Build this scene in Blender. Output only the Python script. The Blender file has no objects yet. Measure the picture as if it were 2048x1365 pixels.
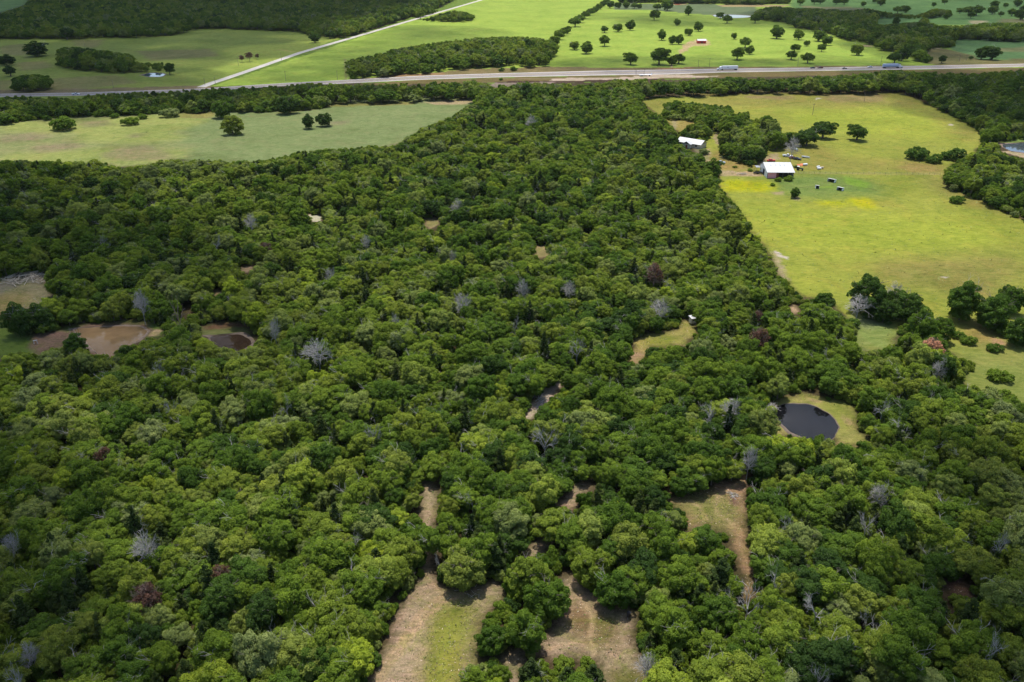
import bpy, bmesh, math, random
import numpy as np
from mathutils import Vector, Matrix

SC = bpy.context.scene
COL = SC.collection
R_ = random.Random(7)
rng = np.random.default_rng(11)

# ------------------------------------------------------------------ camera
CAM_H, PITCH, FPX = 114.0, math.radians(26.5), 1607.0
cam_d = bpy.data.cameras.new("camera")
cam_d.sensor_width = 36.0
cam_d.lens = FPX / 2048 * 36.0
cam_d.clip_start, cam_d.clip_end = 1.0, 40000.0
cam = bpy.data.objects.new("camera", cam_d); COL.objects.link(cam)
cam.location = (0, 0, CAM_H); cam.rotation_euler = (math.radians(90) - PITCH, 0, 0)
SC.camera = cam

# ------------------------------------------------------------------ light
SUN_EL, SUN_AZ = math.radians(74), math.radians(-9)       # azimuth measured from +Y towards +X
sun_vec = Vector((math.sin(SUN_AZ) * math.cos(SUN_EL), math.cos(SUN_AZ) * math.cos(SUN_EL), math.sin(SUN_EL)))
world = bpy.data.worlds.new("World"); SC.world = world; world.use_nodes = True
wn = world.node_tree
sky = wn.nodes.new("ShaderNodeTexSky"); sky.sky_type = 'NISHITA'; sky.sun_disc = False
sky.sun_elevation = SUN_EL; sky.sun_rotation = SUN_AZ; sky.altitude = 200; sky.dust_density = 1.5
bg = wn.nodes["Background"]; bg.inputs[1].default_value = 0.15
wn.links.new(sky.outputs[0], bg.inputs[0])
sun_d = bpy.data.lights.new("sun", 'SUN'); sun_d.energy = 4.2; sun_d.angle = math.radians(0.6); sun_d.color = (1.0, 0.955, 0.88)
sun = bpy.data.objects.new("sun", sun_d); COL.objects.link(sun)
sun.rotation_euler = sun_vec.to_track_quat('Z', 'Y').to_euler(); sun.location = (0, 0, 300)
SC.view_settings.view_transform = 'Standard'; SC.view_settings.look = 'None'
SC.view_settings.exposure = 0.42; SC.view_settings.gamma = 1.0
SC.cycles.max_bounces = 6; SC.cycles.diffuse_bounces = 3; SC.cycles.transmission_bounces = 3
SC.cycles.transparent_max_bounces = 12
SC.cycles.use_denoising = True; SC.cycles.sample_clamp_indirect = 1.0

# ------------------------------------------------------------------ photo pixel <-> ground
CP, SP = math.cos(PITCH), math.sin(PITCH)
def unproj(px, py, z=0.0):
    px = np.asarray(px, float); py = np.asarray(py, float)
    a = (px - 1024) / FPX; b = (682.5 - py) / FPX
    dx, dy, dz = a, CP + b * SP, -SP + b * CP
    t = (z - CAM_H) / dz
    return dx * t, dy * t
def proj(x, y, z):
    ry, rz = y, z - CAM_H
    dep = ry * CP - rz * SP
    up = ry * SP + rz * CP
    return 1024 + FPX * x / dep, 682.5 - FPX * up / dep, dep
def at(px, py, z=0.0):
    x, y = unproj(px, py, z); return Vector((float(x), float(y), z))
def pxm(px, py):                                            # photo pixels per metre on the ground there
    x, y = unproj(px, py); return FPX / (float(y) * CP + CAM_H * SP)

def in_poly(px, py, poly):
    inside = np.zeros(px.shape, bool)
    n = len(poly)
    for i in range(n):
        x0, y0 = poly[i]; x1, y1 = poly[(i + 1) % n]
        if y0 == y1: continue
        c = ((y0 > py) != (y1 > py)) & (px < (x1 - x0) * (py - y0) / (y1 - y0) + x0)
        inside ^= c
    return inside

# mask rasters over a widened frame, half resolution
MX0, MX1, MY0, MY1, MS = -700, 2748, -12, 1700, 2
gx = np.arange(MX0, MX1, MS) + .5; gy = np.arange(MY0, MY1, MS) + .5
GX, GY = np.meshgrid(gx, gy)
def raster(polys):
    m = np.zeros(GX.shape, bool)
    for p in polys:
        p = np.array(p, float)
        x0, y0 = p.min(0) - 2; x1, y1 = p.max(0) + 2
        i0, i1 = int(max(0, (x0 - MX0) / MS)), int(min(GX.shape[1], (x1 - MX0) / MS + 1))
        j0, j1 = int(max(0, (y0 - MY0) / MS)), int(min(GX.shape[0], (y1 - MY0) / MS + 1))
        if i1 <= i0 or j1 <= j0: continue
        m[j0:j1, i0:i1] |= in_poly(GX[j0:j1, i0:i1], GY[j0:j1, i0:i1], p)
    return m
def look(m, px, py):
    i = ((px - MX0) / MS).astype(int); j = ((py - MY0) / MS).astype(int)
    ok = (i >= 0) & (i < m.shape[1]) & (j >= 0) & (j < m.shape[0])
    out = np.zeros(px.shape, m.dtype)
    out[ok] = m[j[ok], i[ok]]
    return out
def stroke(pts, w):                                         # ribbon polygons (in ground metres) round a pixel path, back to pixels
    out = []
    P = [at(*p) for p in pts]
    for a, b in zip(P[:-1], P[1:]):
        d = (b - a).normalized(); n = Vector((-d.y, d.x, 0)) * w / 2; e = d * w * .3
        q = [a - e + n, b + e + n, b + e - n, a - e - n]
        out.append([proj(v.x, v.y, 0)[:2] for v in q])
    return out

# ------------------------------------------------------------------ where the photo shows open ground (traced outlines)
BELT_TOP = [(2150,137),(2048,138),(1960,143),(1880,144),(1866,138),(1850,142),(1780,137),(1750,141),(1700,147),(1620,150),(1550,154),(1460,152),
            (1400,156),(1340,160),(1290,155),(1240,155),(1170,166),(1100,164),(1050,161),(1000,168),(985,172),(975,166),(955,158),(900,161),
            (820,164),(760,165),(700,165),(620,164),(560,168),(520,172),(430,173),(380,176),(330,181),(300,180),(175,186),(160,194),(90,191),(0,190),(-300,196)]
G_TOP = [(-300,84),(0,78),(130,77),(270,75),(345,71),(385,59),(420,57),(600,63),(625,74),(690,75),(730,63),(800,41),(880,14),(925,-8),(2150,-8)] + BELT_TOP
G_FAR = [(-300,-8),(62,-8),(48,10),(0,26),(-300,34)]
G_LEFT = [(-300,262),(0,250),(60,240),(100,236),(160,232),(250,230),(330,226),(420,224),(560,224),(640,217),(662,208),(800,206),(955,199),
          (930,212),(900,232),(848,252),(790,288),(740,290),(690,294),(600,300),(560,312),(500,320),(420,318),(330,316),(290,328),(235,334),(215,326),(190,318),(150,322),(60,318),(-300,326)]
G_RIGHT = [(1283,199),(1320,194),(1400,194),(1480,188),(1560,187),(1640,191),(1700,187),(1800,186),(1830,197),(1870,216),(1920,239),(1960,262),
           (1962,284),(1948,304),(1925,312),(1900,330),(1888,345),(1884,368),(1902,380),(1940,392),(2000,420),(2048,443),(2300,540),(2300,900),(2090,850),(2044,800),(2020,780),
           (1970,766),(1925,768),(1955,740),(1950,722),(1900,700),(1885,655),(1850,645),(1792,650),(1785,690),(1740,700),(1712,690),(1728,668),(1700,640),(1660,600),(1605,592),
           (1560,540),(1535,500),(1508,462),(1480,412),(1452,385),(1438,368),(1442,345),(1410,322),(1398,302),(1388,284),(1365,270),(1350,258),(1333,240),(1300,216)]
G_SMALL = [
 [(-300,566),(0,558),(60,545),(90,548),(96,585),(86,604),(45,618),(18,640),(16,668),(80,668),(130,655),(160,646),(300,641),(322,655),(325,668),(296,672),(240,690),(215,709),(190,705),
  (165,688),(130,672),(118,690),(75,705),(30,694),(0,712),(-300,730)],
 [(395,655),(430,645),(475,640),(500,660),(508,688),(480,698),(440,693),(415,683)],
 [(852,962),(870,957),(868,1000),(862,1088),(850,1088),(850,1010)],
 [(720,1440),(740,1360),(772,1312),(785,1252),(806,1215),(826,1180),(848,1150),(853,1098),(860,1098),(866,1150),(885,1178),(925,1181),(1000,1163),(1003,1185),(990,1207),(972,1218),(950,1232),(940,1260),(945,1300),(935,1340),(912,1362),(905,1440)],
 [(1138,1148),(1152,1148),(1165,1176),(1200,1202),(1215,1216),(1258,1213),(1266,1240),(1262,1290),(1281,1312),(1288,1365),(1300,1440),(1215,1440),(1212,1340),(1195,1305),(1180,1322),(1150,1300),(1130,1308),(1110,1320),(1095,1292),(1085,1300),
  (1045,1300),(1035,1350),(1040,1440),(1018,1440),(1016,1330),(998,1312),(1040,1290),(1075,1288),(1110,1262),(1119,1230),(1117,1180)],
 [(1320,992),(1370,996),(1380,984),(1420,975),(1430,966),(1480,961),(1488,945),(1500,930),(1494,960),(1488,1000),(1485,1060),(1492,1100),(1500,1150),(1502,1200),(1492,1200),(1488,1150),(1478,1120),(1465,1088),(1455,1062),(1440,1048),(1375,1060),(1379,1020),(1345,1000)],
 [(1118,995),(1140,985),(1150,968),(1188,966),(1152,992),(1142,1022),(1126,1016)],
 [(1036,1118),(1080,1074),(1108,1078),(1080,1105),(1042,1134)],
 [(1122,760),(1128,766),(1100,793),(1076,814),(1055,836),(1050,832),(1068,806),(1094,778)],
 [(1250,722),(1270,702),(1265,680),(1290,670),(1340,664),(1372,642),(1378,634),(1396,640),(1386,662),(1368,692),(1345,690),(1305,690),(1290,705),(1278,722)],
 [(1545,808),(1556,800),(1575,791),(1600,787),(1650,795),(1700,805),(1716,830),(1704,845),(1737,875),(1728,886),(1690,888),(1678,892),(1671,872),(1640,870),(1600,868),(1572,862),(1556,876),(1548,880),(1552,862),(1560,846),(1550,832)],
 [(1995,283),(2048,278),(2300,270),(2300,330),(2048,316),(2010,304)],
 [(616,430),(644,428),(644,441),(618,442)], [(848,436),(876,434),(878,446),(862,458),(850,450)], [(1066,494),(1088,492),(1096,512),(1080,518)],
 [(478,534),(505,530),(508,540),(484,548)], [(424,578),(438,576),(436,590),(424,590)], [(1578,612),(1590,610),(1600,626),(1586,630)],
 [(1380,1240),(1386,1240),(1386,1265),(1380,1265)], [(1895,1168),(1935,1160),(1938,1185),(1900,1190)], [(1466,1266),(1472,1266),(1472,1278),(1466,1278)],
 [(1800,1180),(1822,1178),(1822,1196),(1802,1196)], [(150,768),(160,768),(160,780),(150,780)], [(1362,274),(1384,272),(1416,293),(1410,306),(1390,303),(1364,286)], [(362,605),(380,603),(382,625),(366,630)],
]
# wooded outlines standing inside the open ground
HOLES = [
 [(112,98),(125,92),(150,92),(200,98),(270,108),(270,120),(300,124),(328,122),(330,140),(285,144),(250,147),(200,144),(150,139),(110,130)],
 [(16,174),(24,152),(60,145),(95,150),(108,162),(100,177),(70,185),(30,182)],
 [(1505,38),(1508,20),(1545,11),(1600,16),(1640,16),(1700,20),(1735,15),(1780,24),(1830,29),(1870,16),(1900,18),(1908,32),(1850,38),(1790,36),(1756,38),(1752,48),(1800,45),(1850,40),(1880,50),(1920,50),
  (1950,45),(2010,43),(2300,52),(2300,72),(2015,84),(1960,80),(1915,79),(1910,94),(1870,96),(1850,102),(1868,112),(1865,126),(1840,125),(1815,112),(1760,99),(1730,85),(1690,79),(1650,66),(1600,56),(1560,44)],
 [(1235,-8),(1582,-8),(1580,8),(1480,9),(1235,5)], 
 [(690,124),(703,116),(750,107),(790,96),(860,84),(960,73),(1040,71),(1085,75),(1108,80),(1122,96),(1110,110),(1092,132),(1060,136),(1035,130),(960,135),(925,139),(915,136),(850,147),(700,158),(690,148)],
 [(828,40),(835,23),(870,19),(930,21),(951,31),(945,42),(880,44)],
 [(1322,234),(1324,205),(1345,197),(1420,207),(1465,211),(1470,226),(1450,245),(1400,247),(1385,241),(1340,240)],
 [(1438,312),(1434,276),(1434,250),(1460,237),(1480,221),(1500,221),(1500,238),(1540,229),(1556,248),(1568,265),(1592,258),(1592,288),(1560,297),(1535,304),(1530,322),(1500,332),(1460,320)],
 [(1356,264),(1375,250),(1410,239),(1428,260),(1426,277),(1400,284),(1370,280)],
]
road_px_up = [(-300,193),(0,188),(150,186),(400,178),(560,167),(700,160),(840,152),(1000,147),(1215,141.5),(1440,138),(1620,136),(1850,132),(2048,128),(2400,121)]
road_px_lo = [(-300,200),(0,194),(150,192),(400,184),(560,172.5),(700,167),(840,160),(1000,155),(1215,151),(1340,149.5),(1440,145.5),(1620,142.5),(1850,139),(2048,134),(2400,127)]
gravel_px = [(985,-6),(930,10),(830,39),(700,77),(600,106),(500,141),(450,158),(425,166),(402,175)]
TRACKS = [([(1380,640),(1350,672),(1275,712),(1240,740),(1125,762),(1095,785),(1050,836),(990,870)],4.5)]
ground_mask = raster([G_TOP, G_FAR, G_LEFT, G_RIGHT] + G_SMALL) 
ground_mask &= ~raster(HOLES)
ground_mask |= raster(stroke(gravel_px, 12))

# ------------------------------------------------------------------ node helpers
def new_mat(name):
    m = bpy.data.materials.new(name); m.use_nodes = True
    nt = m.node_tree; b = nt.nodes["Principled BSDF"]
    return m, nt, b
def N(nt, t, **kw):
    n = nt.nodes.new(t)
    for k, v in kw.items():
        if k.startswith('i_'): n.inputs[int(k[2:])].default_value = v
        else: setattr(n, k, v)
    return n
def noise(nt, scale, detail=4, rough=.6, vec=None, dist=0.0):
    n = nt.nodes.new("ShaderNodeTexNoise"); n.inputs["Scale"].default_value = scale
    n.inputs["Detail"].default_value = detail; n.inputs["Roughness"].default_value = rough; n.inputs["Distortion"].default_value = dist
    if vec is not None: nt.links.new(vec, n.inputs["Vector"])
    return n
def ramp(nt, fac, stops):
    r = nt.nodes.new("ShaderNodeValToRGB"); cr = r.color_ramp
    while len(cr.elements) < len(stops): cr.elements.new(.5)
    for e, (p, c) in zip(cr.elements, stops): e.position = p; e.color = (*c, 1) if len(c) == 3 else c
    nt.links.new(fac, r.inputs[0]); return r
def mix(nt, blend, fac, a, b):
    m = nt.nodes.new("ShaderNodeMix"); m.data_type = 'RGBA'; m.blend_type = blend
    def put(s, v):
        if hasattr(v, 'is_output') or isinstance(v, bpy.types.NodeSocket): nt.links.new(v, s)
        elif isinstance(v, (int, float)): s.default_value = v
        else: s.default_value = (*v, 1) if len(v) == 3 else v
    put(m.inputs[0], fac); put(m.inputs[6], a); put(m.inputs[7], b)
    return m.outputs[2]
def simple(name, col, rough=.6, metal=0, var=.15, scale=.8, spec=.4):
    m, nt, b = new_mat(name)
    tc = N(nt, "ShaderNodeTexCoord")
    n = noise(nt, scale, 5, .65, tc.outputs["Object"])
    lo = tuple(c * (1 - var) for c in col); hi = tuple(min(1, c * (1 + var)) for c in col)
    r = ramp(nt, n.outputs[0], [(.3, lo), (.7, hi)])
    nt.links.new(r.outputs[0], b.inputs["Base Color"])
    b.inputs["Roughness"].default_value = rough; b.inputs["Metallic"].default_value = metal
    b.inputs["Specular IOR Level"].default_value = spec
    return m

# ------------------------------------------------------------------ ground: zones of soil and grass colour
def C(r, g, b):                                             # sRGB of a lit surface -> albedo
    k = 1 / 2.5
    f = lambda c: ((c / 255 + .055) / 1.055) ** 2.4 if c > 10 else c / 255 / 12.92
    return np.array([f(r), f(g), f(b)]) * k
LITTER = C(98, 88, 62)
ZONES = [ # (colour, polygons, edge softness m)
 (C(132,160,62), [G_TOP], 0), (C(130,170,90), [G_FAR], 2),
 (C(172,190,86), [[(-300,60),(640,50),(720,62),(500,141),(400,175),(380,200),(-300,220)]], 1),
 (C(176,158,112), [[(0,92),(45,88),(80,100),(40,112),(0,108)],[(30,125),(90,122),(110,135),(40,142)],[(90,158),(230,150),(280,165),(150,180),(60,182)],[(270,102),(420,98),(440,112),(300,122)],[(-40,165),(25,160),(20,182),(-40,184)],[(140,80),(210,80),(190,96),(150,92)]], 3),
 (C(165,150,108), [[(-300,182),(180,178),(420,170),(420,180),(-300,204)]], 1),
 (C(182,210,86), [[(985,-10),(2300,-10),(2300,138),(1900,134),(1095,138),(692,162),(420,174),(700,80),(830,40)]], 0),
 (C(128,146,100), [[(1225,6),(1420,8),(1510,12),(1520,36),(1420,30),(1300,20),(1225,20)]], 2),
 (C(196,176,128), [[(1430,9),(1590,9),(1560,14),(1440,13)],[(1345,4),(1375,4),(1372,9),(1340,9)]], 1), (C(190,96,66), [[(1340,5),(1362,5),(1360,9),(1338,8)]], .5),
 (C(128,170,92), [[(1580,-10),(2300,-10),(2300,48),(1900,50),(1750,52),(1580,14)]], 4),
 (C(160,160,104), [[(1600,12),(1700,14),(1760,20),(1720,24),(1610,18)],[(2000,38),(2300,36),(2300,52),(1990,48)]], 3),
 (C(218,206,160), [[(1938,42),(1975,42),(1970,47),(1940,47)],[(1858,94),(1885,97),(1890,102),(1862,99)]], .5),
 (C(126,166,98), [[(1910,78),(2300,70),(2300,128),(1920,118),(1900,95)]], 2),
 (C(176,178,112), [[(1985,96),(2060,94),(2300,95),(2300,102),(1990,104)],[(2020,76),(2060,73),(2060,78),(2022,80)]], 3),
 (C(140,136,86), [[(1840,98),(1890,98),(1950,112),(1960,124),(1850,128)],[(1870,122),(2300,112),(2300,126),(1870,132)]], 2),
 (C(225,200,150), [[(1370,86),(1392,79),(1412,78),(1422,90),(1400,92),(1385,91),(1372,101),(1362,108),(1356,106),(1362,98)],[(1355,108),(1362,108),(1350,124),(1344,134),(1352,138),(1344,138),(1338,134),(1346,120)],[(1718,88),(1735,90),(1748,94),(1726,94)]], .5),
 (C(158,142,98), [[(700,158),(850,148),(930,138),(1095,133),(1260,136),(1400,134),(1860,131),(2300,120),(2300,128),(1400,138),(1000,147),(700,160)]], 1),
 (C(186,150,110), [[(760,150),(880,145),(900,148),(780,154)],[(1300,137),(1390,134),(1380,138),(1310,140)]], 1),
 (C(138,124,78), [[(1000,155),(1215,151),(1440,145),(1620,142),(1850,139),(2300,130),(2300,144),(1620,152),(1200,160),(1000,165),(860,168),(700,170),(840,160)]], 1),
 (C(222,202,180), [[(1095,159),(1140,156),(1220,156),(1300,150),(1370,150),(1440,152),(1410,155),(1330,156),(1240,160),(1100,161)]], .5),
 (C(96,72,62), [[(985,163),(1100,161),(1240,160),(1330,157),(1330,159),(1240,163),(1100,166),(990,168)]], .3),
 (C(168,152,138), [[(975,170),(990,166),(1110,164),(1100,168),(990,176)]], .3),
 (C(166,172,108), [G_LEFT], 1),
 (C(150,166,104), [[(370,210),(960,190),(960,215),(850,262),(700,330),(380,340),(360,280)]], 6),  # greyer grass tone, with the field's partial cloud shade mixed into the colour
 (C(174,184,100), [[(0,245),(150,238),(380,225),(420,240),(360,262),(200,268),(0,262)],[(150,268),(330,262),(380,276),(300,286),(160,284)],[(0,308),(180,298),(380,300),(330,330),(0,330)]], 5),
 (C(168,150,122), [[(0,272),(60,266),(110,274),(60,282),(0,286)],[(60,292),(140,284),(175,292),(120,302),(70,304)],[(200,306),(290,288),(340,306),(350,318),(260,322),(210,316)],[(160,244),(215,240),(225,250),(170,256)],[(650,244),(700,240),(690,250),(655,250)],[(255,268),(290,266),(285,274),(258,276)]], 3),
 (C(200,182,140), [[(850,204),(958,198),(930,210),(870,210)]], 2),
 (C(164,160,92), [[(560,222),(660,206),(830,204),(830,209),(660,214),(560,228)],[(360,218),(430,217),(430,234),(360,236)]], 2),
 (C(175,182,75), [G_RIGHT], 1),
 (C(172,160,86), [[(1380,186),(1800,184),(1860,212),(1700,215),(1400,212)],[(1280,196),(1340,200),(1330,240),(1290,215)],[(1840,215),(1960,262),(1960,290),(1860,250)],[(1420,300),(1640,285),(1700,320),(1880,320),(1890,345),(1600,346),(1440,345)]], 6),
 (C(170,142,112), [[(1485,192),(1590,191),(1580,199),(1500,198)],[(1640,190),(1770,188),(1760,204),(1660,203)]], 4),
 (C(184,195,72), [[(1560,225),(1800,215),(1900,250),(1860,280),(1640,262)],[(1445,400),(1700,420),(2000,440),(2000,500),(1700,510),(1530,495)],[(1660,560),(1600,588),(1560,540),(1640,545)]], 10),
 (C(190,156,102), [[(1810,322),(1885,330),(1885,345),(1830,345),(1800,338)],[(1930,570),(1975,568),(1980,592),(1930,590)],[(1935,645),(1975,640),(1990,700),(1945,690)],[(1335,240),(1395,238),(1390,252),(1365,268),(1345,256)],[(1400,322),(1440,300),(1500,330),(1480,345),(1440,342)]], 3),
 (C(160,148,88), [[(1860,345),(1990,405),(2050,440),(1980,425),(1880,390),(1840,360)],[(1750,520),(2040,500),(2048,560),(1960,600),(1850,580),(1750,560)],[(1880,660),(1950,640),(2048,690),(2048,740),(1960,720)]], 6),
 (C(202,206,36), [[(1445,362),(1470,358),(1500,364),(1540,360),(1562,372),(1540,384),(1450,384)],[(1630,398),(1680,402),(1700,412),(1640,412)],[(1690,395),(1735,392),(1752,412),(1740,420),(1700,408)]], 2.5),
 (C(136,160,78), [[(1520,350),(1590,350),(1680,350),(1760,365),(1770,392),(1690,392),(1640,400),(1570,392),(1550,372)]], 6),
 (C(146,182,66), [[(1640,372),(1665,370),(1665,375),(1640,376)],[(1690,352),(1740,368),(1730,380),(1690,366)]], 1.5),
 (C(202,180,140), [[(1435,340),(1520,346),(1525,352),(1440,352)],[(1535,310),(1555,306),(1562,318),(1530,322),(1520,330),(1510,326)],[(1545,386),(1565,384),(1566,389),(1548,389)],[(1408,300),(1420,296),(1425,310),(1412,316)],[(1425,275),(1436,262),(1442,282),(1432,292)],[(1585,388),(1600,394),(1596,402),(1582,398)]], .8),
 (C(236,222,205), [[(1547,500),(1560,506),(1566,512),(1578,514),(1570,518),(1550,512)],[(1628,196),(1642,196),(1640,198),(1629,199)],[(1875,551),(1892,552),(1890,555),(1876,554)],[(1897,246),(1905,250),(1902,252),(1894,249)],[(1935,571),(1945,571),(1948,578),(1936,578)]], .3),
 (C(206,186,150), [[(1545,500),(1562,530),(1575,560),(1567,558),(1552,530),(1542,505)]], 1),
 (C(150,168,88), [[(1700,640),(1760,630),(1795,660),(1785,700),(1700,700)]], 2), (C(156,168,112), [[(1700,636),(1760,632),(1770,650),(1715,655)]], 2),
 (C(158,168,84), [[(1900,700),(2060,690),(2300,760),(2300,900),(1920,780)]], 4), (C(190,160,120), [[(1985,676),(2020,684),(2000,692),(1984,690)]],1),
 # woodland openings
 (C(196,182,140), [[(-300,556),(95,545),(98,600),(60,625),(-300,625)]], 2), (C(190,160,92), [[(-300,590),(40,585),(70,600),(30,630),(-300,640)]], 3),
 (C(186,172,150), [[(-20,575),(60,546),(92,550),(90,562),(60,560),(0,590)]], 1),
 (C(122,146,62), [[(-300,640),(20,640),(60,672),(150,650),(320,640),(330,672),(60,712),(-300,730)]], 2),
 (C(150,126,104), [[(65,668),(125,660),(155,672),(120,695),(85,708),(55,696)],[(138,660),(170,646),(292,646),(304,662),(300,672),(240,700),(190,712),(160,690)]], 1),
 (C(214,188,140), [[(297,668),(312,658),(325,660),(318,672),(300,674)]], .2),
 (C(140,144,84), [[(395,655),(475,638),(512,690),(440,704),(400,690)]], 1), (C(156,120,92), [[(400,654),(450,643),(495,645),(488,652),(410,660)],[(355,690),(385,680),(380,700),(355,705)]], .6),
 (C(198,176,142), [[(846,962),(875,953),(873,1000),(862,1088),(847,1086),(845,1010)], G_SMALL[2], G_SMALL[3], G_SMALL[4], G_SMALL[6], G_SMALL[7], G_SMALL[8]], 1.2),
 (C(150,148,72), [[(862,1210),(930,1190),(965,1215),(942,1245),(935,1300),(935,1360),(900,1440),(830,1440),(850,1300)]], 2.5),
 (C(168,172,74), [[(880,1245),(925,1235),(922,1300),(905,1350),(880,1400),(860,1400),(872,1300)]], 2),
 (C(160,136,98), [[(1130,1200),(1180,1210),(1240,1240),(1250,1290),(1180,1300),(1120,1260)]], 2), (C(128,126,70), [[(1185,1245),(1225,1240),(1235,1262),(1190,1265)],[(1215,1330),(1290,1330),(1290,1440),(1215,1440)]], 1.5),
 (C(206,178,140), [G_SMALL[12],G_SMALL[13],G_SMALL[14],G_SMALL[15],G_SMALL[16],G_SMALL[17]], .8),
 (C(238,230,206), [G_SMALL[12]], .3), (C(172,160,108), [G_SMALL[13], G_SMALL[14]], .8),
 (C(150,116,92), [G_SMALL[18],G_SMALL[19],G_SMALL[20],G_SMALL[21]], 1),
 (C(188,156,118), [G_SMALL[5]], 1), (C(158,154,90), [[(1345,1000),(1385,990),(1440,985),(1470,1000),(1478,1040),(1455,1060),(1400,1050),(1380,1040)]], 2.5), (C(150,120,100), [[(1458,990),(1476,988),(1476,1010),(1460,1010)]], .6),
 (C(190,178,104), [G_SMALL[9]], 1), (C(156,162,66), [[(1280,672),(1340,666),(1360,680),(1340,694),(1290,694)]], 2), (C(190,160,120), [[(1250,724),(1270,702),(1285,704),(1278,724)]], 1), (C(214,194,172), [[(1120,756),(1130,766),(1100,797),(1078,817),(1055,840),(1030,850),(1047,826),(1065,803),(1090,773)]], 1),
 (C(172,166,96), [G_SMALL[10]], 1), (C(172,174,84), [[(1600,790),(1690,806),(1706,840),(1690,880),(1672,850),(1650,820)]], 2), (C(150,118,92), [[(1520,812),(1550,803),(1560,822),(1548,850),(1535,836)]], 1),
 (C(212,176,136), [[(1615,795),(1640,800),(1650,806),(1618,802)],[(1690,832),(1705,846),(1702,852),(1690,842)],[(1540,870),(1552,872),(1548,892),(1538,892)],[(1690,880),(1675,894),(1668,888)]], .8),
 (C(206,186,150), [[(1990,300),(2048,304),(2300,318),(2300,330),(2048,316)]], .5), (C(140,168,80), [[(1995,276),(2300,262),(2300,285),(2048,284),(2000,286)]], 1),
]
LINES = [ # (colour, px path, width m) worn wheel lines, tracks and rows
 (C(214,184,140), [(748,1362),(800,1290),(840,1230),(870,1205),(895,1190),(850,1150),(856,1090)], .6), (C(214,184,140), [(760,1362),(812,1290),(850,1235),(885,1208),(935,1188)], .5),
 (C(218,190,146), [(1145,1170),(1160,1195),(1185,1240),(1190,1275),(1150,1290),(1100,1305)], .5), (C(218,190,146), [(1150,1160),(1172,1195),(1186,1235),(1180,1280),(1190,1310)], .5),
 (C(222,192,146), [(1490,955),(1460,972),(1430,990),(1425,1010),(1440,1030),(1475,1050)], .6), (C(222,192,146), [(1378,1000),(1400,1015),(1415,1040)], .5),
 (C(210,190,130), [(1440,349),(1520,347),(1600,347),(1700,348),(1880,350)], .8), (C(120,130,70), [(1590,376),(1640,372),(1690,372),(1750,380)], 1),
 (C(196,182,150), [(1352,235),(1345,262),(1380,285),(1412,318),(1430,340)], 2.0), (C(196,188,120), [(0,106),(30,104),(50,112),(56,120)], 2), (C(226,208,130), [(560,100),(585,104),(640,100)], 3),
 (C(150,130,90), [(360,236),(430,236),(520,232),(640,216)], 1), (C(206,186,160), [(1000,158),(1120,158)], 1),
 (C(160,140,110), [(690,118),(692,160),(690,165)], 1.5),
]
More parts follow.
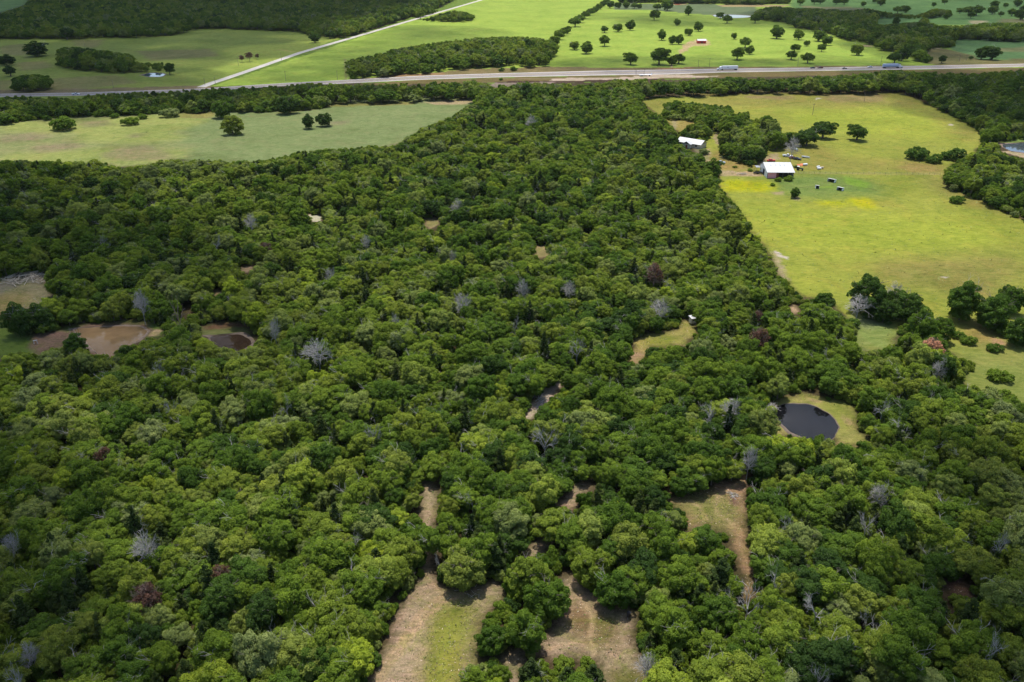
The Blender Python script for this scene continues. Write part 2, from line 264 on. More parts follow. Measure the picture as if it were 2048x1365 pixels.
def build_ground():
    def axis(lo, hi, fn):
        v = [lo]
        while v[-1] < hi: v.append(v[-1] + fn(v[-1]))
        return v
    ys = axis(30, 2100, lambda y: max(.5, (y * y + 13000) / 1607 / 114 * .85))
    ys = list(-np.geomspace(3000, 40, 8)) + [0.] + ys + list(np.geomspace(2300, 14000, 10))
    hx = axis(0, 1400, lambda x: .55 if x < 110 else .55 + (x - 110) * .0052)
    hx = hx + list(np.geomspace(1550, 12000, 8))
    xs = [-v for v in hx[:0:-1]] + hx
    X, Y = np.meshgrid(np.array(xs), np.array(ys))
    nx, ny = X.shape[1], X.shape[0]
    V = np.zeros((nx * ny, 3), np.float32); V[:, 0] = X.ravel(); V[:, 1] = Y.ravel()
    # wobble for natural outlines
    def wob(x, y, s, seed):
        r = np.random.default_rng(seed); o = 0
        for k in range(5):
            a = r.uniform(0, 6.28); w = s * (1.7 ** k); o = o + np.sin((x * math.cos(a) + y * math.sin(a)) * w + r.uniform(0, 6)) / (1.5 ** k)
        return o / 2
    x, y = V[:, 0].astype(float), V[:, 1].astype(float)
    dist = np.clip(y, 60, 2000)
    amp = .5 + dist * .0016
    wx = x + wob(x, y, .35, 1) * amp; wy = y + wob(x, y, .3, 2) * amp * 1.2
    col = np.tile(LITTER, (len(V), 1))
    soil = np.ones(len(V))
    vis = (y > 20) & (y < 2300) & (np.abs(x) < y * .9 + 120)
    idx = np.nonzero(vis)[0]
    jr = np.random.default_rng(5)
    allidx = idx; BX, BY, BD = proj(wx[idx], wy[idx], 0)
    for c, polys, soft in ZONES:
        m = raster(polys).astype(np.uint8)
        pp = np.concatenate([np.array(p, float) for p in polys]); mg = 6 + soft * 14
        idx = allidx[(BX > pp[:, 0].min() - mg) & (BX < pp[:, 0].max() + mg) & (BY > pp[:, 1].min() - mg) & (BY < pp[:, 1].max() + mg)]
        if not len(idx): continue
        acc = np.zeros(len(idx)); K = 8 if soft > 0 else 1
        for k in range(K):
            a = k / K * 6.283; rr = soft * (1 if k % 2 else .5)
            jx = jr.normal(0, .3, len(idx)) * soft; jy = jr.normal(0, .3, len(idx)) * soft
            px, py, _ = proj(wx[idx] + rr * math.cos(a) + jx, wy[idx] + rr * math.sin(a) * 1.5 + jy, 0)
            acc += look(m, px, py)
        acc /= K
        if soft >= 3 and c[0] > c[1] * 1.02: acc = acc * .6
        col[idx] = col[idx] * (1 - acc[:, None]) + c * acc[:, None]
        g = 1.0 if c[0] > c[1] * 1.02 else 0.0
        soil[idx] = soil[idx] * (1 - acc) + g * acc
    idx = allidx
    for c, pts, w in LINES:
        P = np.array([list(at(*p))[:2] for p in pts])
        d = np.full(len(idx), 1e9); qx, qy = x[idx] + wob(x[idx], y[idx], .2, 9) * .8, y[idx] + wob(x[idx], y[idx], .2, 8) * .8
        for a, b in zip(P[:-1], P[1:]):
            ab = b - a; t = np.clip(((qx - a[0]) * ab[0] + (qy - a[1]) * ab[1]) / (ab @ ab), 0, 1)
            d = np.minimum(d, np.hypot(qx - a[0] - t * ab[0], qy - a[1] - t * ab[1]))
        k = np.clip(1.3 - d / w, 0, 1) * .55
        col[idx] = col[idx] * (1 - k[:, None]) + c * k[:, None]
    # beyond the frame: quiet mixed pasture
    col[~vis] = C(120, 130, 70)
    me = bpy.data.meshes.new("ground")
    I = np.arange(nx * ny).reshape(ny, nx)
    F = np.stack([I[:-1, :-1], I[:-1, 1:], I[1:, 1:], I[1:, :-1]], -1).reshape(-1, 4)
    mesh_np(me, V, F)
    at_ = me.color_attributes.new("ground_color", 'FLOAT_COLOR', 'POINT')
    rgba = np.ones((len(V), 4), np.float32); rgba[:, :3] = col
    at_.data.foreach_set("color", rgba.ravel())
    s_ = me.attributes.new("soil", 'FLOAT', 'POINT'); s_.data.foreach_set("value", soil.astype(np.float32))
    m, nt, b = new_mat("ground_soil_and_grass")
    geo = N(nt, "ShaderNodeNewGeometry"); a = N(nt, "ShaderNodeAttribute", attribute_name="ground_color")
    s = N(nt, "ShaderNodeAttribute", attribute_name="soil")
    P = geo.outputs["Position"]
    n1 = noise(nt, .02, 5, .6, P, .6); r1 = ramp(nt, n1.outputs[0], [(.32, (.80, .84, .74)), (.5, (1, 1, 1)), (.7, (1.16, 1.10, 1.12))])
    n2 = noise(nt, .16, 6, .7, P, .8); r2 = ramp(nt, n2.outputs[0], [(.3, (.74, .80, .72)), (.5, (1, 1, 1)), (.72, (1.22, 1.16, 1.2))])
    mp = N(nt, "ShaderNodeMapping"); mp.inputs["Scale"].default_value = (.35, 1.2, 1); mp.inputs["Rotation"].default_value = (0, 0, .25); nt.links.new(P, mp.inputs["Vector"])
    n3 = noise(nt, .9, 7, .75, mp.outputs[0], .5); r3 = ramp(nt, n3.outputs[0], [(.3, (.62, .68, .6)), (.5, (1, 1, 1)), (.75, (1.3, 1.26, 1.3))])
    n4 = noise(nt, 2.2, 6, .8, P, 1.2); r4 = ramp(nt, n4.outputs[0], [(.34, (.55, .5, .45)), (.5, (1, 1, 1)), (.66, (1.5, 1.42, 1.35))])
    c = mix(nt, 'MULTIPLY', 1.0, a.outputs["Color"], r1.outputs[0]); c = mix(nt, 'MULTIPLY', 1.0, c, r2.outputs[0]); c = mix(nt, 'MULTIPLY', .8, c, r3.outputs[0])
    n5 = noise(nt, .045, 7, .68, P, 1.5); r5 = ramp(nt, n5.outputs[0], [(.48, (0, 0, 0)), (.66, (.55, .55, .55))])
    c = mix(nt, 'MIX', r5.outputs[0], c, mix(nt, 'MULTIPLY', 1, c, (1.12, .90, 1.05)))
    n6 = noise(nt, .35, 6, .8, mp.outputs[0], 2.0); r6 = ramp(nt, n6.outputs[0], [(.36, (.66, .74, .62)), (.5, (1, 1, 1)), (.68, (1.14, 1.06, 1.2))])
    c = mix(nt, 'MULTIPLY', .8, c, r6.outputs[0])
    c = mix(nt, 'MULTIPLY', s.outputs["Fac"], c, r4.outputs[0])
    n7 = noise(nt, .13, 7, .75, P, 1.8); r7 = ramp(nt, n7.outputs[0], [(.50, (0, 0, 0)), (.60, (.75, .75, .75))])
    f7 = N(nt, "ShaderNodeMath", operation='MULTIPLY'); nt.links.new(r7.outputs[0], f7.inputs[0]); nt.links.new(s.outputs["Fac"], f7.inputs[1])
    c = mix(nt, 'MIX', f7.outputs[0], c, mix(nt, 'MULTIPLY', 1, c, (.82, .96, .62)))
    nt.links.new(c, b.inputs["Base Color"]); b.inputs["Roughness"].default_value = .95; b.inputs["Specular IOR Level"].default_value = .05
    bp = N(nt, "ShaderNodeBump"); bp.inputs["Strength"].default_value = .5; bp.inputs["Distance"].default_value = .35
    nt.links.new(n3.outputs[0], bp.inputs["Height"]); nt.links.new(bp.outputs[0], b.inputs["Normal"])
    me.materials.append(m)
    o = bpy.data.objects.new("ground", me); COL.objects.link(o); o["kind"] = "structure"

def mesh_np(me, V, F, Q=None):
    k = F.shape[1]; n = len(F)
    me.vertices.add(len(V)); me.vertices.foreach_set("co", np.asarray(V, np.float32).ravel())
    me.loops.add(n * k); me.loops.foreach_set("vertex_index", np.asarray(F, np.int32).ravel())
    me.polygons.add(n); me.polygons.foreach_set("loop_start", np.arange(0, n * k, k, dtype=np.int32))
    me.update(calc_edges=True)

# ------------------------------------------------------------------ small mesh builder
class MB:
    def __init__(s): s.V = []; s.F = []
    def quadbox(s, pts):                                     # 8 points, bottom 4 then top 4
        b = len(s.V); s.V += [tuple(p) for p in pts]
        for f in ((0,3,2,1),(4,5,6,7),(0,1,5,4),(1,2,6,5),(2,3,7,6),(3,0,4,7)): s.F.append([b + i for i in f])
        return s
    def box(s, x0, x1, y0, y1, z0, z1):
        return s.quadbox([(x0,y0,z0),(x1,y0,z0),(x1,y1,z0),(x0,y1,z0),(x0,y0,z1),(x1,y0,z1),(x1,y1,z1),(x0,y1,z1)])
    def taper(s, x0, x1, y0, y1, z0, z1, ix0, ix1, iy):      # box whose top is inset
        return s.quadbox([(x0,y0,z0),(x1,y0,z0),(x1,y1,z0),(x0,y1,z0),(x0+ix0,y0+iy,z1),(x1-ix1,y0+iy,z1),(x1-ix1,y1-iy,z1),(x0+ix0,y1-iy,z1)])
    def tube(s, a, b, r0, r1, n=6):
        a = Vector(a); b = Vector(b); d = (b - a)
        if d.length < 1e-6: return s
        q = d.normalized().to_track_quat('Z', 'Y'); base = len(s.V)
        for p, r in ((a, r0), (b, r1)):
            for k in range(n):
                t = 2 * math.pi * k / n; s.V.append(tuple(p + q @ Vector((r * math.cos(t), r * math.sin(t), 0))))
        for k in range(n):
            j = (k + 1) % n; s.F.append([base + k, base + j, base + n + j, base + n + k])
        s.F.append([base + k for k in range(n)][::-1]); s.F.append([base + n + k for k in range(n)])
        return s
    def poly(s, pts): b = len(s.V); s.V += [tuple(p) for p in pts]; s.F.append(list(range(b, b + len(pts)))); return s
    def build(s, name, mat, parent=None, bevel=0):
        me = bpy.data.meshes.new(name); me.from_pydata(s.V, [], s.F); me.update()
        me.materials.append(mat)
        o = bpy.data.objects.new(name, me); COL.objects.link(o)
        if parent: o.parent = parent
        if bevel:
            md = o.modifiers.new("bevel", 'BEVEL'); md.width = bevel; md.segments = 2; md.limit_method = 'ANGLE'
        return o
def empty(name, loc, rz=0, label=None, cat=None, group=None, scale=None):
    o = bpy.data.objects.new(name, None); COL.objects.link(o); o.location = loc; o.rotation_euler = (0, 0, rz); o.empty_display_size = .5
    if scale: o.scale = scale
    tag(o, label, cat, group); return o
def tag(o, label=None, cat=None, group=None, kind=None):
    if label: o["label"] = label
    if cat: o["category"] = cat
    if group: o["group"] = group
    if kind: o["kind"] = kind
def dup(root, loc, rz, label, group=None, scale=None):
    r = root.copy(); COL.objects.link(r); r.location = loc; r.rotation_euler = (0, 0, rz)
    if scale: r.scale = scale
    r["label"] = label
    if group: r["group"] = group
    for ch in list(root.children):
        c = ch.copy(); COL.objects.link(c); c.parent = r
        for g in list(ch.children):
            d = g.copy(); COL.objects.link(d); d.parent = c
    return r

build_ground()

# ------------------------------------------------------------------ road sheets and water
def sheet(name, up, lo, z, mat, step=None):
    U = [at(*p) for p in up]; L = [at(*p) for p in lo]
    def resample(P, n=60):
        P = np.array([[p.x, p.y] for p in P]); d = np.r_[0, np.cumsum(np.hypot(*np.diff(P, axis=0).T))]
        t = np.linspace(0, d[-1], n); return np.c_[np.interp(t, d, P[:, 0]), np.interp(t, d, P[:, 1])]
    A, B = resample(U), resample(L)
    mb = MB(); 
    for i in range(len(A) - 1): mb.poly([(*B[i], z), (*B[i+1], z), (*A[i+1], z), (*A[i], z)])
    o = mb.build(name, mat); o["kind"] = "structure"; return o, A, B
asphalt, nt, b = new_mat("sun_bleached_asphalt")
geo = N(nt, "ShaderNodeNewGeometry"); n = noise(nt, .05, 5, .6, geo.outputs["Position"]); n2 = noise(nt, .6, 6, .7, geo.outputs["Position"])
r = ramp(nt, n.outputs[0], [(.3, (.15, .13, .12)), (.7, (.22, .19, .175))]); r2 = ramp(nt, n2.outputs[0], [(.3, (.85,)*3), (.7, (1.1,)*3)])
nt.links.new(mix(nt, 'MULTIPLY', 1, r.outputs[0], r2.outputs[0]), b.inputs["Base Color"]); b.inputs["Roughness"].default_value = .9
road, RA, RB = sheet("highway", road_px_up, road_px_lo, .03, asphalt)
shoulder_m = simple("pale_shoulder", (.36, .32, .28), .9, scale=.1); paint_m = simple("road_paint", (.72, .70, .66), .7, scale=.3); yel_m = simple("yellow_road_paint", (.65, .5, .15), .7, scale=.3)
def band(name, f0, f1, z, mat):
    mb = MB()
    for i in range(len(RA) - 1):
        p = [RA[i] + (RB[i] - RA[i]) * f0, RA[i+1] + (RB[i+1] - RA[i+1]) * f0, RA[i+1] + (RB[i+1] - RA[i+1]) * f1, RA[i] + (RB[i] - RA[i]) * f1]
        mb.poly([(*q, z) for q in p[::-1]])
    o = mb.build(name, mat); o["kind"] = "structure"
band("road_shoulder", 0.0, .13, .045, shoulder_m); band("road_shoulder", .87, 1.0, .045, shoulder_m)
band("road_marking", .14, .15, .055, paint_m); band("road_marking", .855, .865, .055, paint_m)
band("road_marking", .485, .497, .055, yel_m); band("road_marking", .503, .515, .055, yel_m)
grav = simple("gravel", (.36, .33, .29), .95, scale=.3, var=.2)
P = [at(*p) for p in gravel_px]
gu, gl = [], []
for i, p in enumerate(P):
    d = (P[min(i+1, len(P)-1)] - P[max(i-1, 0)]).normalized(); nn = Vector((-d.y, d.x, 0)) * 4.0
    gu.append(p + nn); gl.append(p - nn)
mb = MB()
for i in range(len(P) - 1): mb.poly([(*gl[i][:2], .02), (*gl[i+1][:2], .02), (*gu[i+1][:2], .02), (*gu[i][:2], .02)][::-1])
o = mb.build("gravel_road", grav); o["kind"] = "structure"

def smooth_poly(pts, n=72):
    P = np.array(pts, float); k = len(P); out = []
    for i in range(k):
        p0, p1, p2, p3 = P[i-1], P[i], P[(i+1) % k], P[(i+2) % k]
        for t in np.linspace(0, 1, 6, endpoint=False):
            out.append(.5 * ((2*p1) + (-p0+p2)*t + (2*p0-5*p1+4*p2-p3)*t*t + (-p0+3*p1-3*p2+p3)*t**3))
    return np.array(out)
def water(px_poly, deep, rough, bankmat, bankw=1.2, bankh=.35):
    S = smooth_poly([list(at(*p))[:2] for p in px_poly])
    c = S.mean(0); ph = np.linspace(0, 2 * math.pi, len(S), endpoint=False)
    S = c + (S - c) * (1 + .018 * np.sin(5 * ph + 1) + .014 * np.sin(9 * ph) + .010 * np.sin(17 * ph + 2))[:, None]
    m, nt, b = new_mat("pond_water"); geo = N(nt, "ShaderNodeNewGeometry")
    n = noise(nt, .25, 3, .5, geo.outputs["Position"]); r = ramp(nt, n.outputs[0], [(.35, deep), (.7, tuple(v * 1.35 for v in deep))])
    nt.links.new(r.outputs[0], b.inputs["Base Color"]); b.inputs["Roughness"].default_value = rough; b.inputs["IOR"].default_value = 1.33; b.inputs["Specular IOR Level"].default_value = .34 if deep[0] < .03 else .75
    w = noise(nt, 1.6, 3, .5, geo.outputs["Position"]); bp = N(nt, "ShaderNodeBump"); bp.inputs["Strength"].default_value = .02; bp.inputs["Distance"].default_value = .01
    nt.links.new(w.outputs[0], bp.inputs["Height"]); nt.links.new(bp.outputs[0], b.inputs["Normal"])
    o = MB().poly([(x, y, .05) for x, y in S[::(1 if True else 1)]]).build("pond_water", m); o["kind"] = "structure"
    mb = MB(); rings = []
    rr = np.random.default_rng(3)
    jig = np.clip(1 + .9 * np.interp(np.arange(len(S)), np.arange(0, len(S) + 6, 6), rr.normal(0, .7, len(S) // 6 + 1)), .15, 2.6)
    for off, z in ((-.35, -.02), (.0, .09), (bankw * .4, bankh), (bankw * .8, bankh * .8), (bankw * 1.5, -.05)):
        d = S - c; L = np.hypot(d[:, 0], d[:, 1])[:, None]; q = S + d / L * (off * jig[:, None] if off > 0 else off); rings.append([(x, y, z) for x, y in q])
    n = len(S)
    for a, bb in zip(rings[:-1], rings[1:]):
        for i in range(n): j = (i + 1) % n; mb.poly([a[i], a[j], bb[j], bb[i]])
    bk = mb.build("pond_bank", bankmat); bk["kind"] = "structure"
    return S
mud = simple("wet_mud", (.11, .08, .055), .8, scale=.5, var=.35); drymud = simple("dry_mud", (.16, .115, .08), .9, scale=.6, var=.35)
W1 = water([(1548,823),(1560,810),(1590,808),(1630,813),(1660,830),(1676,852),(1674,868),(1650,884),(1610,878),(1580,863),(1556,842)], (.004,.004,.005), .03, mud, .3, .12)
W2 = water([(150,661),(180,655),(250,653),(286,656),(294,664),(278,680),(250,700),(215,716),(192,706),(178,690),(158,672)], (.135,.088,.045), .07, drymud, .8, .2)
W3 = water([(420,676),(440,671),(480,670),(500,680),(500,692),(470,705),(440,698),(426,690)], (.022,.014,.009), .05, mud)
W4 = water([(2006,290),(2048,286),(2110,284),(2140,296),(2100,312),(2048,307),(2016,301)], (.04,.05,.06), .05, drymud)
W5 = water([(286,151),(300,146.5),(322,147),(330,150),(320,154.5),(298,154)], (.03,.05,.08), .05, drymud)
W6 = water([(1426,31),(1450,29.5),(1490,31),(1502,34),(1480,36.5),(1440,36)], (.03,.05,.08), .05, drymud)

# ------------------------------------------------------------------ foliage
def leaf_material(name, stops, trans=.36):
    m, nt, b = new_mat(name)
    nt.nodes.remove(b); out = nt.nodes["Material Output"]
    tone = N(nt, "ShaderNodeAttribute", attribute_type='INSTANCER', attribute_name="tone")
    tint = N(nt, "ShaderNodeAttribute", attribute_type='GEOMETRY', attribute_name="tint")
    r = ramp(nt, tone.outputs["Fac"], stops)
    r2 = ramp(nt, tint.outputs["Fac"], [(0, (.55, .60, .55)), (.5, (1, 1, 1)), (1, (1.6, 1.45, 1.35))])
    col = mix(nt, 'MULTIPLY', 1, r.outputs[0], r2.outputs[0])
    d = N(nt, "ShaderNodeBsdfDiffuse"); t = N(nt, "ShaderNodeBsdfTranslucent"); mx = N(nt, "ShaderNodeMixShader", i_0=trans)
    nt.links.new(col, d.inputs[0]); nt.links.new(mix(nt, 'MULTIPLY', 1, col, (1.15, 1.25, .6)), t.inputs[0])
    nt.links.new(d.outputs[0], mx.inputs[1]); nt.links.new(t.outputs[0], mx.inputs[2])
    g = N(nt, "ShaderNodeBsdfGlossy"); g.inputs["Roughness"].default_value = .55; g.inputs[0].default_value = (.6, .65, .6, 1)
    m2 = N(nt, "ShaderNodeMixShader", i_0=.008); nt.links.new(mx.outputs[0], m2.inputs[1]); nt.links.new(g.outputs[0], m2.inputs[2])
    nt.links.new(m2.outputs[0], out.inputs["Surface"])
    return m
OAK_STOPS = [(0, (.040, .080, .016)), (.25, (.076, .140, .016)), (.5, (.138, .208, .021)), (.72, (.190, .236, .031)), (.88, (.190, .234, .084)), (1, (.250, .318, .028))]
M_oak = leaf_material("oak_leaves", OAK_STOPS)
M_ced = leaf_material("juniper_leaves", [(0, (.028, .050, .012)), (1, (.075, .100, .02))], .15)
M_rust = leaf_material("rusty_dead_leaves", [(0, (.095, .05, .036)), (.5, (.15, .075, .05)), (1, (.52, .26, .16))], .2)
M_bark = simple("oak_bark", (.13, .11, .09), .9, var=.3)
M_dead = simple("bleached_dead_wood", (.34, .32, .295), .85, var=.3)
M_deadb = simple("brown_dead_wood", (.22, .15, .12), .9, var=.3)

def rand_dirs(r, n):
    v = r.normal(size=(n, 3)); return v / np.linalg.norm(v, axis=1)[:, None]
def quads_at(r, P, Nn, size, asp=.75):
    n = len(P)
    a = np.cross(Nn, rand_dirs(r, n)); a /= np.linalg.norm(a, axis=1)[:, None] + 1e-9
    b = np.cross(Nn, a)
    s = size[:, None]
    f = Nn * s * r.uniform(-.25, .25, (n, 1))
    V = np.stack([P + a * s * .5 + f, P + b * s * .5 * asp - f, P - a * s * .5 + f, P - b * s * .5 * asp - f], 1).reshape(-1, 3)
    return V, np.arange(4 * n).reshape(n, 4)
def crown_mesh(name, seed, R, z0, z1, nl, per, leaf, mat, kind="oak"):
    """lobed crown: leaf clusters on the shells of many uneven lobes"""
    r = np.random.default_rng(seed)
    H = z1 - z0; L = []; f1, f2 = r.uniform(0, 6.28, 2); asym = lambda a: 1 + .16 * math.sin(2 * a + f1) + .12 * math.sin(3 * a + f2)
    tries = 0
    while len(L) < nl and tries < 4000:
        tries += 1
        u = r.uniform({"oak": -.45, "solo": -.8}.get(kind, -.9), 1)
        a = r.uniform(0, 6.283)
        if kind in ("oak", "solo"):
            rad = math.sqrt(max(0, 1 - max(u, 0) ** 2)) * (1 if u > 0 else 1 + u * .7)
            k = r.uniform(.5, .80) * asym(a) + (.14 if r.random() < .15 else 0)
            c = np.array([math.cos(a) * rad * R * k, math.sin(a) * rad * R * k, z0 + H * (.38 + .50 * u * k)])
            lr = R * r.uniform(.12, .27) * (1 if nl > 50 else 1.3)
        else:
            rad = (1 - (u + 1) / 2) ** .75; k = r.uniform(.3, .8)
            c = np.array([math.cos(a) * rad * R * k, math.sin(a) * rad * R * k, z0 + H * (u + 1) / 2 * .93]); lr = R * r.uniform(.18, .34) * (.5 + .7 * rad)
        if all(np.linalg.norm((c - q) * (1, 1, 1.2)) > (lr + s) * .52 for q, s in L): L.append((c, lr))
    # an irregular outline: stretch the crown a little by direction
    Cs = np.array([c for c, _ in L]); Rs = np.array([s for _, s in L])
    VV, TT = [], []; nv = 0; Pall, Nall, Sall, Tall = [], [], [], []
    for i, (c, lr) in enumerate(L):
        n = int(per * (lr / (R * .25)) ** 2)
        d = rand_dirs(r, n); d[:, 2] = np.where(d[:, 2] < -.3, -d[:, 2] * .7, d[:, 2]); d /= np.linalg.norm(d, axis=1)[:, None]
        # secondary bumps
        B = rand_dirs(r, 9); bump = np.max(d @ B.T, axis=1); rr = lr * (.62 + .50 * bump ** 3 + r.normal(0, .07, n))
        P = c + d * rr[:, None] * np.array([1, 1, .85])
        D = np.linalg.norm(P[:, None, :] - Cs[None], axis=2) / Rs[None]; D[:, i] = 9
        keep = D.min(1) > .62
        P, d, bump = P[keep], d[keep], bump[keep]
        Nn = d + r.normal(0, .55, P.shape) + np.array([0, 0, .42]); Nn /= np.linalg.norm(Nn, axis=1)[:, None]
        Pall.append(P); Nall.append(Nn); Sall.append(leaf * r.uniform(.6, 1.35, len(P)))
        Tall.append(np.clip(.5 + r.normal(0, .13) + r.normal(0, .13, len(P)) , 0, 1))
    # loose sprays that break the outline and fill
    n = int(per * 1.2); d = rand_dirs(r, n); P = np.array([0, 0, z0 + H * .45]) + d * np.array([R, R, H * .5]) * (r.uniform(.3, 1.0, (n, 1)) ** .5)
    if kind != "cedar":
        Pall.append(P); Nall.append(d); Sall.append(leaf * r.uniform(.5, 1.1, n)); Tall.append(np.clip(r.normal(.42, .15, n), 0, 1))
    P = np.concatenate(Pall); Nn = np.concatenate(Nall); S = np.concatenate(Sall); T = np.concatenate(Tall)
    V, F = quads_at(r, P, Nn, S)
    me = bpy.data.meshes.new(name); mesh_np(me, V, F)
    a = me.attributes.new("tint", 'FLOAT', 'FACE'); a.data.foreach_set("value", T.astype(np.float32))
    me.materials.append(mat)
    return me
def limb_tree(mb, r, p, d, ln, rad, depth, spread, kids, n=5, droop=0):
    q = p + d * ln
    mb.tube(p, q, rad, rad * .62, n)
    if depth == 0: return
    for k in range(kids):
        t = r.uniform(.35, 1.0) if k else 1.0
        s = p + d * ln * t
        v = Vector(r.normal(0, 1, 3)); v = (v - v.dot(d) * d).normalized()
        nd = (d * r.uniform(.6, 1) + v * spread * r.uniform(.6, 1.2) + Vector((0, 0, -droop))).normalized()
        limb_tree(mb, r, s, nd, ln * r.uniform(.58, .8), rad * .6, depth - 1, spread, kids, max(3, n - 1), droop)
def trunk_mesh(name, seed, h, R, mat, rad=.22):
    r = np.random.default_rng(seed); mb = MB(); p = Vector((0, 0, -.1)); top = Vector((r.normal(0, .2), r.normal(0, .2), h * .42))
    mb.tube(p, top, rad, rad * .75, 8)
    for k in range(6):
        a = k * 1.05 + r.uniform(-.3, .3); e = top + Vector((math.cos(a) * R * .45, math.sin(a) * R * .45, h * r.uniform(.15, .33)))
        mb.tube(top, e, rad * .5, rad * .25, 5)
        for j in range(2):
            e2 = e + Vector((math.cos(a + r.uniform(-.7, .7)) * R * .3, math.sin(a + r.uniform(-.7, .7)) * R * .3, h * r.uniform(.02, .14))); mb.tube(e, e2, rad * .25, rad * .1, 4)
    nb = len(mb.F)
    if seed % 3 == 1:
        for k in range(2):
            a = r.uniform(0, 6.28); limb_tree(mb, r, top + Vector((math.cos(a), math.sin(a), 1.2)) * R * .3, Vector((math.cos(a) * .8, math.sin(a) * .8, 1)).normalized(), h * .27, .055, 2, .7, 3, 4)
    me = bpy.data.meshes.new(name); me.from_pydata(mb.V, [], mb.F); me.materials.append(mat); me.materials.append(M_dead)
    for f in list(me.polygons)[nb:]: f.material_index = 1
    return me
def dead_mesh(name, seed, h, mat, depth, kids, spread, rad=.16, fine=False):
    r = np.random.default_rng(seed); mb = MB(); 
    p = Vector((0, 0, -.1)); d = Vector((r.normal(0, .06), r.normal(0, .06), 1)).normalized()
    trunk = MB().tube(p, p + d * h * .5, rad, rad * .7, 7)
    q = p + d * h * .5
    n0 = 6 if not fine else 14
    for k in range(n0):
        a = k * 2.4 + r.uniform(-.4, .4); t = r.uniform(.45, 1.0)
        el = r.uniform(.4, 1.2)
        dd = Vector((math.cos(a), math.sin(a), el)).normalized()
        limb_tree(mb, r, p + d * h * .5 * t, dd, h * r.uniform(.22, .34) * (1 if not fine else .8), rad * .55, depth, spread, kids, 5)
    if fine:
        trunk.tube(q, q + d * h * .4, rad * .7, rad * .2, 6)
        for k in range(26):
            a = k * 2.4; t = r.uniform(0, 1); dd = Vector((math.cos(a), math.sin(a), r.uniform(.1, .8))).normalized()
            limb_tree(mb, r, q + d * h * .42 * t, dd, h * .2 * (1.15 - t), .045, 2, .7, 3, 4)
    mt = bpy.data.meshes.new("trunk"); mt.from_pydata(trunk.V, [], trunk.F); mt.materials.append(mat)
    me = bpy.data.meshes.new(name); me.from_pydata(mb.V, [], mb.F); me.materials.append(mat)
    return mt, me

# nominal oak: crown radius 4.4 m, height 9.5 m
NV = 7
OAKS = [(crown_mesh("crown", 100 + i, 4.4, .8 + (i % 3) * .4, 9.2 + (i % 4) * .5, [78, 92, 66, 84, 100, 72, 88][i], 420, .29, M_oak), trunk_mesh("trunk", 50 + i, 9.5, 4.4, M_bark)) for i in range(NV)]
FAR = [(crown_mesh("crown", 200 + i, 4.4, .6, 9.0 + (i % 3) * .6, 40, 130, .62, M_oak), OAKS[i][1]) for i in range(5)]
PAST = [(crown_mesh("crown", 300 + i, 4.6, .7, 8.0 + (i % 3) * .5, 48, 200, .48, M_oak, ['oak', 'solo', 'oak', 'solo'][i]), trunk_mesh("trunk", 70 + i, 8.0, 4.6, M_bark, .45)) for i in range(4)]
CEDS = [(crown_mesh("crown", 400 + i, 2.9, .5, 8.6, 34, 200, .34, M_ced, "cedar"), trunk_mesh("trunk", 90 + i, 6.5, 1.2, M_bark, .15)) for i in range(2)]
SHRUB = [(crown_mesh("crown", 500 + i, 3.6, -.6, 4.6, 24, 190, .42, M_oak), None) for i in range(2)]
SOLO = [(crown_mesh("crown", 800 + i, 4.4, .1, 8.6 + .5 * i, 90, 420, .31, M_oak, 'solo'), OAKS[i][1]) for i in range(3)]
ALLV = OAKS + FAR + PAST + CEDS + SHRUB + SOLO
IX_OAK, IX_FAR, IX_PAST, IX_CED, IX_SHR = range(0, NV), range(NV, NV + 5), range(NV + 5, NV + 9), range(NV + 9, NV + 11), range(NV + 11, NV + 13)
VR = [4.4] * (NV + 5) + [4.6] * 4 + [2.9] * 2 + [3.6] * 2 + [4.4] * 3
IX_SOLO = range(NV + 13, NV + 16)

# ------------------------------------------------------------------ explicit trees: (px x, px y of the base, px crown width, tone, kind)
PT = []
def pt(lst, tone, kind, where):
    for t in lst: PT.append((t[0], t[1], t[2], (t[3] if len(t) > 3 else tone + R_.uniform(-.12, .12)), kind, where))
pt([(1261,130,27),(1318,130,38),(1343,131,20),(1357,128,26),(1209,93,22),(1149,100,22,.6),(1172,108,27),(1209,66,16),(1236,64,22),(1260,61,20),(1308,41,20),(1323,81,20),(1344,89,18),(1357,89,19),
    (1377,72,17),(1397,63,20),(1377,31,18),(1354,52,15),(1468,79,13),(1490,96,22),(1498,109,19),(1474,120,27),(1553,78,29),(1597,80,22),(1637,83,26),(1652,91,22),(1589,104,19),(1582,120,22),
    (1613,93,13),(1643,104,15),(1615,127,24),(1713,111,24,.6),(1454,47,20),(1440,38,14),(1510,47,18),(1592,56,24)], .38, "past", "pasture oak")
pt([(1220,17,16),(1236,17,14),(1252,18,15),(1268,18,15),(1278,18,11),(1314,21,17),(1334,22,24),(1330,12,12)], .34, "past", "distant oak")
pt([(1100,104,26),(1110,92,22,.5),(1119,80,20,.5),(1128,72,18),(1135,68,14),(1150,54,24),(1160,46,20),(1170,38,18),(1180,32,16),(1190,26,14),(1198,20,14),(1206,14,14),(1213,8,13)], .36, "past", "hedge oak")
pt([(1600,11,15),(1628,9,14),(1640,9,14),(1672,10,16),(1688,10,16),(1726,13,12),(1761,12,18),(1748,7,9),(1867,14,9),(1889,9,11),(1795,27,18),(1810,26,18),(1987,17,17),(1984,29,20),(2010,16,9),(2034,14,18),(2023,33,18),
    (2040,40,22),(2045,23,14),(2001,34,10),(1919,28,13),(1936,30,20),(1952,32,24),(1941,37,15),(1892,39,13),(1791,52,17)], .3, "past", "far oak")
